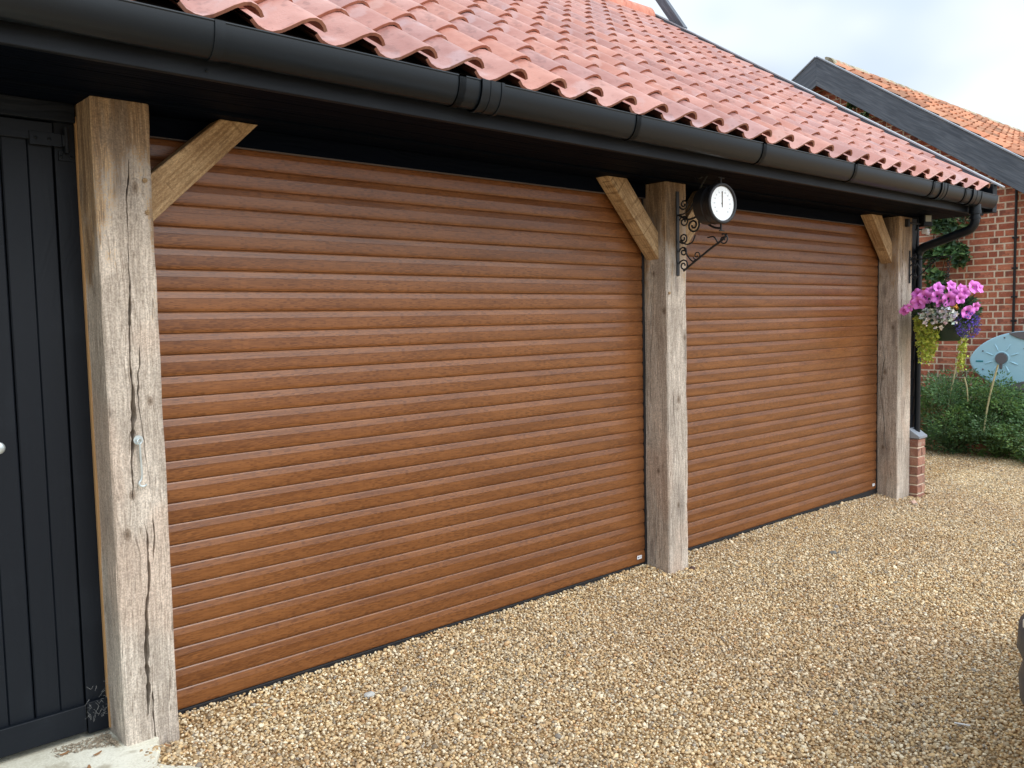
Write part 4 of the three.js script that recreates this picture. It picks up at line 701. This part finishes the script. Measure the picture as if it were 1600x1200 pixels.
// ---------------------------------------------------------------- shrubs under the wall
function shrub(label, cx, cz, rx, ry, rz, n, seed, cols) {
  const y0 = groundY(cx, cz), t = thing('shrub', label, 'shrub', [cx, y0, cz], 'shrubs under the brick wall'), r = rng(seed);
  delete t.userData.group;
  const clumps = []; for (let k = 0; k < 90; k++) { const d = rdir(r); const q = 0.6 + 0.4 * r(); clumps.push([d.x * rx * q, Math.max(0.04, ry * 0.5 + d.y * ry * 0.52 * q), d.z * rz * q, 0.09 + 0.1 * r(), Math.floor(r() * cols.length)]); }
  const lists = cols.map(() => []);
  clumps.forEach((c) => lists[c[4]].push(c));
  const gs = []; lists.forEach((l, k) => { if (!l.length) return; gs.push(leafMass(Math.round(n * l.length / 90), r, (q) => { const c = l[Math.floor(q() * l.length)], d = rdir(q), m = Math.cbrt(q()); const p = V(c[0] + d.x * c[3] * m, Math.max(0.0, c[1] + d.y * c[3] * 0.7 * m), c[2] + d.z * c[3] * m); return { p, d: V(d.x + p.x / rx * 0.4, d.y * 0.6 + 0.25, d.z + p.z / rz * 0.4) }; }, 0.034, cols[k], 0.3, 0.45)); });
  part('leaves', mergeGeometries(gs), leafMat, t);
  const st = []; for (let k = 0; k < 46; k++) { const c = clumps[k]; st.push(tube([[c[0] * 0.15, 0, c[2] * 0.15], [c[0] * 0.5, c[1] * 0.6, c[2] * 0.5], [c[0], c[1], c[2]]], 0.004, 8, 5)); }
  part('stems', merge(st), std({ color: lin(0.14, 0.13, 0.06), roughness: 0.9 }), t);
  return t;
}
const gA = [[0.12, 0.26, 0.09], [0.15, 0.3, 0.1], [0.1, 0.2, 0.09]], gB = [[0.25, 0.42, 0.11], [0.18, 0.33, 0.1]], gC = [[0.17, 0.3, 0.14], [0.19, 0.33, 0.14]], gD = [[0.2, 0.33, 0.08], [0.14, 0.26, 0.07]];
const cane = (pts, r0) => tube(pts, r0, 20, 6);
const caneMat = std({ color: lin(0.55, 0.5, 0.28), roughness: 0.8 });
const sh1 = shrub('tall dark green shrub with pale canes beside the garage corner', 6.15, -0.62, 0.42, 0.84, 0.42, 15000, 71, [gA, gA, gC, gB, gA]);
part('cane', cane([[-0.2, 0.25, -0.02], [-0.22, 0.6, 0.03], [-0.24, 0.9, 0.09], [-0.25, 1.17, 0.14]], 0.007), caneMat, sh1);
const sh2 = shrub('mixed green shrub with two pale stems below the blue board', 6.12, -0.16, 0.42, 0.8, 0.28, 11000, 72, [gA, gB, gC, gA, gD]);
part('cane', cane([[-0.33, 0.3, -0.03], [-0.33, 0.55, 0.0], [-0.34, 0.75, 0.04], [-0.35, 1.0, 0.1]], 0.009), caneMat, sh2);
part('cane', cane([[-0.3, 0.6, -0.2], [-0.31, 0.75, -0.21], [-0.33, 0.86, -0.23]], 0.007), caneMat, sh2);
const sh3 = shrub('low spreading green shrub at the right frame edge', 6.05, 0.3, 0.5, 0.58, 0.36, 9000, 73, [gA, gC, gB, gA, gD]);

// ---------------------------------------------------------------- blue moulded board against the wall
{
  const t = thing('play_board', 'light blue pointed plastic board with sunburst ribs and grey hub', 'plastic board', [6.42, 0.87, 0.05]);
  const W = 0.575, H = 0.3, s = new THREE.Shape(), N = 48, out = [];
  for (let i = 0; i < N; i++) { const a = i / N * 6.283; const c = Math.cos(a), q = Math.sin(a); out.push([Math.sign(c) * Math.pow(Math.abs(c), 0.92) * W, Math.sign(q) * Math.pow(Math.abs(q), 1.25) * H]); }
  out.forEach(([x, y], i) => (i ? s.lineTo(x, y) : s.moveTo(x, y)));
  const blue = std({ color: lin(0.45, 0.74, 0.88), roughness: 0.4 }), grey = std({ color: lin(0.16, 0.15, 0.16), roughness: 0.5 });
  const tilt = (g) => { g.rotateY(-Math.PI / 2); g.rotateZ(-0.1); return g; };   // shape x -> z, face towards -x
  part('panel', boxUV(tilt(new THREE.ExtrudeGeometry(s, { depth: 0.05, bevelEnabled: true, bevelSize: 0.022, bevelThickness: 0.02, bevelSegments: 4 }))), blue, t);
  const hz = -0.27; const F = 0.071;
  part('hub', tilt(new THREE.CylinderGeometry(0.058, 0.06, 0.02, 28).rotateX(Math.PI / 2).translate(hz, 0.02, F + 0.008)), grey, t);
  part('hub_ring', tilt(new THREE.TorusGeometry(0.07, 0.008, 8, 32).scale(1, 1, 0.6).translate(hz, 0.02, F)), blue, t);
  part('hub_clip', tilt(new RoundedBoxGeometry(0.03, 0.06, 0.015, 2, 0.005).translate(hz, -0.06, F + 0.004)), grey, t);
  for (const a of [0.35, 1.1, 2.0, 2.75, 3.5, 5.9, 4.2, 5.2]) { const g = new THREE.SphereGeometry(1, 14, 8).scale(0.045, 0.009, 0.007); g.rotateZ(a); g.translate(hz + Math.cos(a) * 0.135, 0.02 + Math.sin(a) * 0.13, F); part('rib', tilt(g), blue, t); }
  for (const [x, y] of [[-0.25, 0.245], [-0.46, 0.1], [-0.45, -0.1], [-0.2, -0.235], [-0.05, 0.13], [-0.02, -0.1]]) part('stud', tilt(new THREE.CylinderGeometry(0.008, 0.008, 0.008, 10).rotateX(Math.PI / 2).translate(x, y, F + 0.002)), grey, t);
  part('badge', tilt(new RoundedBoxGeometry(0.075, 0.016, 0.004, 1, 0.0015).translate(-0.49, -0.012, F + 0.001)), std({ color: lin(0.02, 0.28, 0.36), roughness: 0.4 }), t);
  for (const sg of [1, -1]) { const q = new THREE.Shape(); const pts = []; for (let i = 0; i <= 14; i++) { const u = i / 14 * 2 - 1; pts.push([u * 0.26, H * 1.02 - 0.02 - 0.075 * (1 - u * u)]); } pts.forEach(([x, y], i) => (i ? q.lineTo(x + 0.06, y * sg) : q.moveTo(x + 0.06, y * sg))); for (let i = 14; i >= 0; i--) { const u = i / 14 * 2 - 1; q.lineTo(u * 0.26 + 0.06, (H * 1.04 - 0.02 * u * u) * sg); } part('grip', tilt(new THREE.ExtrudeGeometry(q, { depth: 0.012, bevelEnabled: true, bevelSize: 0.004, bevelThickness: 0.004, bevelSegments: 2 }).translate(0, 0, F - 0.004)), grey, t); }
  part('support', merge([new RoundedBoxGeometry(0.12, 0.2, 0.09, 2, 0.01).translate(0.03, -0.37, -0.02), rod([0.08, -0.3, 0.3], [0.08, -1.0, 0.3], 0.02), rod([0.08, -0.28, -0.3], [0.08, -1.0, -0.3], 0.02)]), grey, t);
}

// ---------------------------------------------------------------- car at the right edge
{
  const car = thing('parked_car', 'white parked car with dark grey lower bumper at right frame edge', 'car', [-0.417, -0.04, 2.276]);
  car.rotation.y = 0;
  // local: nose towards -z, x across
  const dark = std({ color: lin(0.07, 0.075, 0.085), roughness: 0.55 }), paint = new THREE.MeshPhysicalMaterial({ color: lin(0.72, 0.73, 0.74), roughness: 0.3, clearcoat: 0.8, clearcoatRoughness: 0.08 }), glass = std({ color: lin(0.02, 0.025, 0.03), roughness: 0.06 });
  const outline = (zoff, half, rad) => { const s = new THREE.Shape(); s.moveTo(-half + rad, 0 + zoff); s.lineTo(half - rad, zoff); s.quadraticCurveTo(half, zoff, half, rad + zoff); s.lineTo(half, 4.2 - rad); s.quadraticCurveTo(half, 4.2, half - rad, 4.2); s.lineTo(-half + rad, 4.2); s.quadraticCurveTo(-half, 4.2, -half, 4.2 - rad); s.lineTo(-half, rad + zoff); s.quadraticCurveTo(-half, zoff, -half + rad, zoff); return s; };
  const layer = (levels, mat, name) => { // stack of rounded rectangles
    const pos = [], idx = []; let n = 0;
    levels.forEach(([y, zoff, half, rad], j) => { const pts = outline(zoff, half, rad).getPoints(10); n = pts.length; pts.forEach((p) => pos.push(p.x, y, p.y)); if (j) for (let i = 0; i < n - 1; i++) { const a = (j - 1) * n + i, b = a + 1, c = a + n, d = c + 1; idx.push(a, c, b, b, c, d); } });
    for (let i = 1; i < n - 2; i++) { idx.push(0, i, i + 1); const o = (levels.length - 1) * n; idx.push(o, o + i + 1, o + i); }
    const g = new THREE.BufferGeometry(); g.setAttribute('position', new THREE.Float32BufferAttribute(pos, 3)); g.setIndex(idx); return part(name, toCreasedNormals(g, 0.7), mat, car);
  };
  layer([[0.22, 0.1, 0.79, 0.22], [0.25, 0.045, 0.82, 0.24], [0.32, 0.015, 0.845, 0.25], [0.38, 0.012, 0.85, 0.25], [0.43, 0.022, 0.84, 0.25], [0.47, 0.008, 0.853, 0.25], [0.54, 0.012, 0.855, 0.25], [0.57, 0.03, 0.845, 0.25]], dark, 'bumper');
  layer([[0.57, 0.05, 0.83, 0.27], [0.61, 0.13, 0.8, 0.3], [0.78, 0.2, 0.79, 0.35], [0.87, 0.28, 0.79, 0.4], [0.92, 0.5, 0.82, 0.4], [0.95, 1.0, 0.79, 0.35]], paint, 'body');
  layer([[0.94, 1.0, 0.78, 0.3], [1.2, 1.4, 0.7, 0.3], [1.42, 1.85, 0.6, 0.25]], glass, 'windows');
  layer([[1.42, 1.83, 0.605, 0.25], [1.47, 1.95, 0.56, 0.25]], paint, 'car_roof');
  for (const sx of [-1, 1]) for (const z of [0.75, 3.4]) { part('wheel', merge([new THREE.TorusGeometry(0.24, 0.08, 12, 28).rotateY(Math.PI / 2).translate(sx * 0.78, 0.32, z), new THREE.CylinderGeometry(0.19, 0.19, 0.1, 20).rotateZ(Math.PI / 2).translate(sx * 0.79, 0.32, z)]), M.rubber, car); }
  for (const sx of [-1, 1]) { const g = new RoundedBoxGeometry(0.2, 0.1, 0.1, 3, 0.035); g.rotateY(sx * 0.6); g.translate(sx * 0.62, 0.7, 0.24); part('headlight', g, std({ color: lin(0.7, 0.72, 0.75), roughness: 0.1 }), car); }
  { const q = new THREE.Shape(), arc = (rr, rev) => { const a = []; for (let i = 0; i <= 10; i++) { const p = (52 * i / 10) * Math.PI / 180; a.push([-0.603 - rr * Math.cos(p), 0.258 - rr * Math.sin(p)]); } return rev ? a.reverse() : a; };
    q.moveTo(-0.859, 0.6); arc(0.2565).forEach((p) => q.lineTo(...p)); arc(0.24, true).forEach((p) => q.lineTo(...p)); q.lineTo(-0.843, 0.6);
    const g = new THREE.ExtrudeGeometry(q, { depth: 0.105, bevelEnabled: true, bevelSize: 0.002, bevelThickness: 0.004, bevelSegments: 2 }); g.rotateX(Math.PI / 2); g.translate(0, 0.565, 0); part('side_panel', g, paint, car, 'pale panel wrapping the bumper corner'); }
}

// ---------------------------------------------------------------- small things on the ground
{
  const pebble = (s, seed) => { const g = mergeVertices(new THREE.BufferGeometry().setAttribute('position', new THREE.IcosahedronGeometry(1, 3).attributes.position.clone()), 1e-3), p = g.attributes.position; for (let i = 0; i < p.count; i++) { const x = p.getX(i), y = p.getY(i), z = p.getZ(i), k = 1 + (fbm(x * 1.3 + seed * 5, y * 1.3 + z * 1.7 + 9, 4096, 4096, 3) - 0.5) * 0.9; p.setXYZ(i, x * s * k, y * s * 0.62 * k, z * s * 0.8 * k); } g.computeVertexNormals(); return boxUV(g); };
  const st = (x, z, s, seed, c, label) => { const m = single('stone', pebble(s, seed), std({ color: lin(...c), roughness: 0.85, bumpMap: roughBump, bumpScale: 0.002 }), label, 'stone'); m.position.set(x, groundY(x, z) + s * 0.35, z); };
  st(-2.1, 0.32, 0.021, 1, [0.5, 0.49, 0.45], 'pale grey stone lying on the gravel before the near roller door');
  st(1.02, 0.62, 0.026, 2, [0.2, 0.19, 0.17], 'dark grey stone on the gravel right of the middle post');
  st(2.86, 0.32, 0.03, 3, [0.62, 0.4, 0.3], 'pinkish stone on the gravel beside the right post');
  st(0.17, 0.2, 0.022, 4, [0.09, 0.045, 0.035], 'dark rusty lump at the foot of the middle post');
  const tw = single('twig', rod([-0.78, groundY(-0.78, 2.02) + 0.012, 2.0], [-0.772, groundY(-0.78, 2.02) + 0.016, 2.05], 0.003, 8), M.white, 'short white stick lying on the gravel at lower right', 'stick');
  const lg = new THREE.SphereGeometry(1, 10, 6).scale(0.018, 0.0012, 0.006); { const p = lg.attributes.position; for (let i = 0; i < p.count; i++) p.setY(i, p.getY(i) + 14 * p.getX(i) ** 2 + 30 * p.getZ(i) ** 2); lg.computeVertexNormals(); }
  const leafM = std({ color: lin(0.34, 0.17, 0.07), roughness: 0.8 });
  const spots = [[-3.05, 0.16, 0.4, 'curled brown leaf on the concrete, closest to the door middle'], [-3.1, 0.24, 1.3, 'brown leaf on the concrete, nearest the bottom left corner'], [-3.13, 0.08, 0.1, 'brown leaf against the foot of the plank door'], [-2.86, 0.27, 2, 'brown leaf where concrete meets gravel by the left post']];
  spots.forEach(([x, z, a, label]) => { const m = single('dead_leaf', lg, leafM, label, 'leaf'); m.position.set(x, 0.0175, z); m.rotation.y = a; });
  // dusty litter in the corner by the post
  const r = rng(90), bits = []; for (let k = 0; k < 420; k++) { const t = r(), z = 0.03 + 0.13 * r(), x = -2.975 - 0.17 * t * t - 0.01 * r(); const s = 0.0015 + 0.003 * r(), g = new THREE.TetrahedronGeometry(s, 0); g.scale(1 + 3 * r(), 0.6, 1); g.rotateY(r() * 6); g.translate(x, 0.0155 + 0.012 * r() * (1 - t), z * (1 - 0.5 * t)); bits.push(g); }
  const dm = part('ground_litter', merge(bits), std({ color: lin(0.3, 0.24, 0.17), roughness: 0.95 }), scene); dm.userData = { kind: 'stuff', label: 'dry dust and leaf litter swept into the corner by the left post', category: 'litter' };
  const web = []; for (let k = 0; k < 40; k++) { const x = -2.972 - 0.075 * r(), y = 0.07 + 0.16 * r() * r() + 0.02, z = 0.022 + 0.03 * r(); web.push(tube([[x, y, z], [x + 0.012 * (r() - 0.5), y + 0.02 * (r() - 0.3), z + 0.01 * r()], [x + 0.03 * (r() - 0.5), y + 0.035 * (r() - 0.5), z + 0.008]], 0.0002 + 0.0002 * r(), 6, 4)); }
  const wm = part('cobweb', merge(web), std({ color: lin(0.3, 0.3, 0.29), roughness: 1 }), scene); wm.userData = { label: 'grey cobweb threads at the foot of the plank door', category: 'cobweb' };
}

renderer.render(scene, camera);
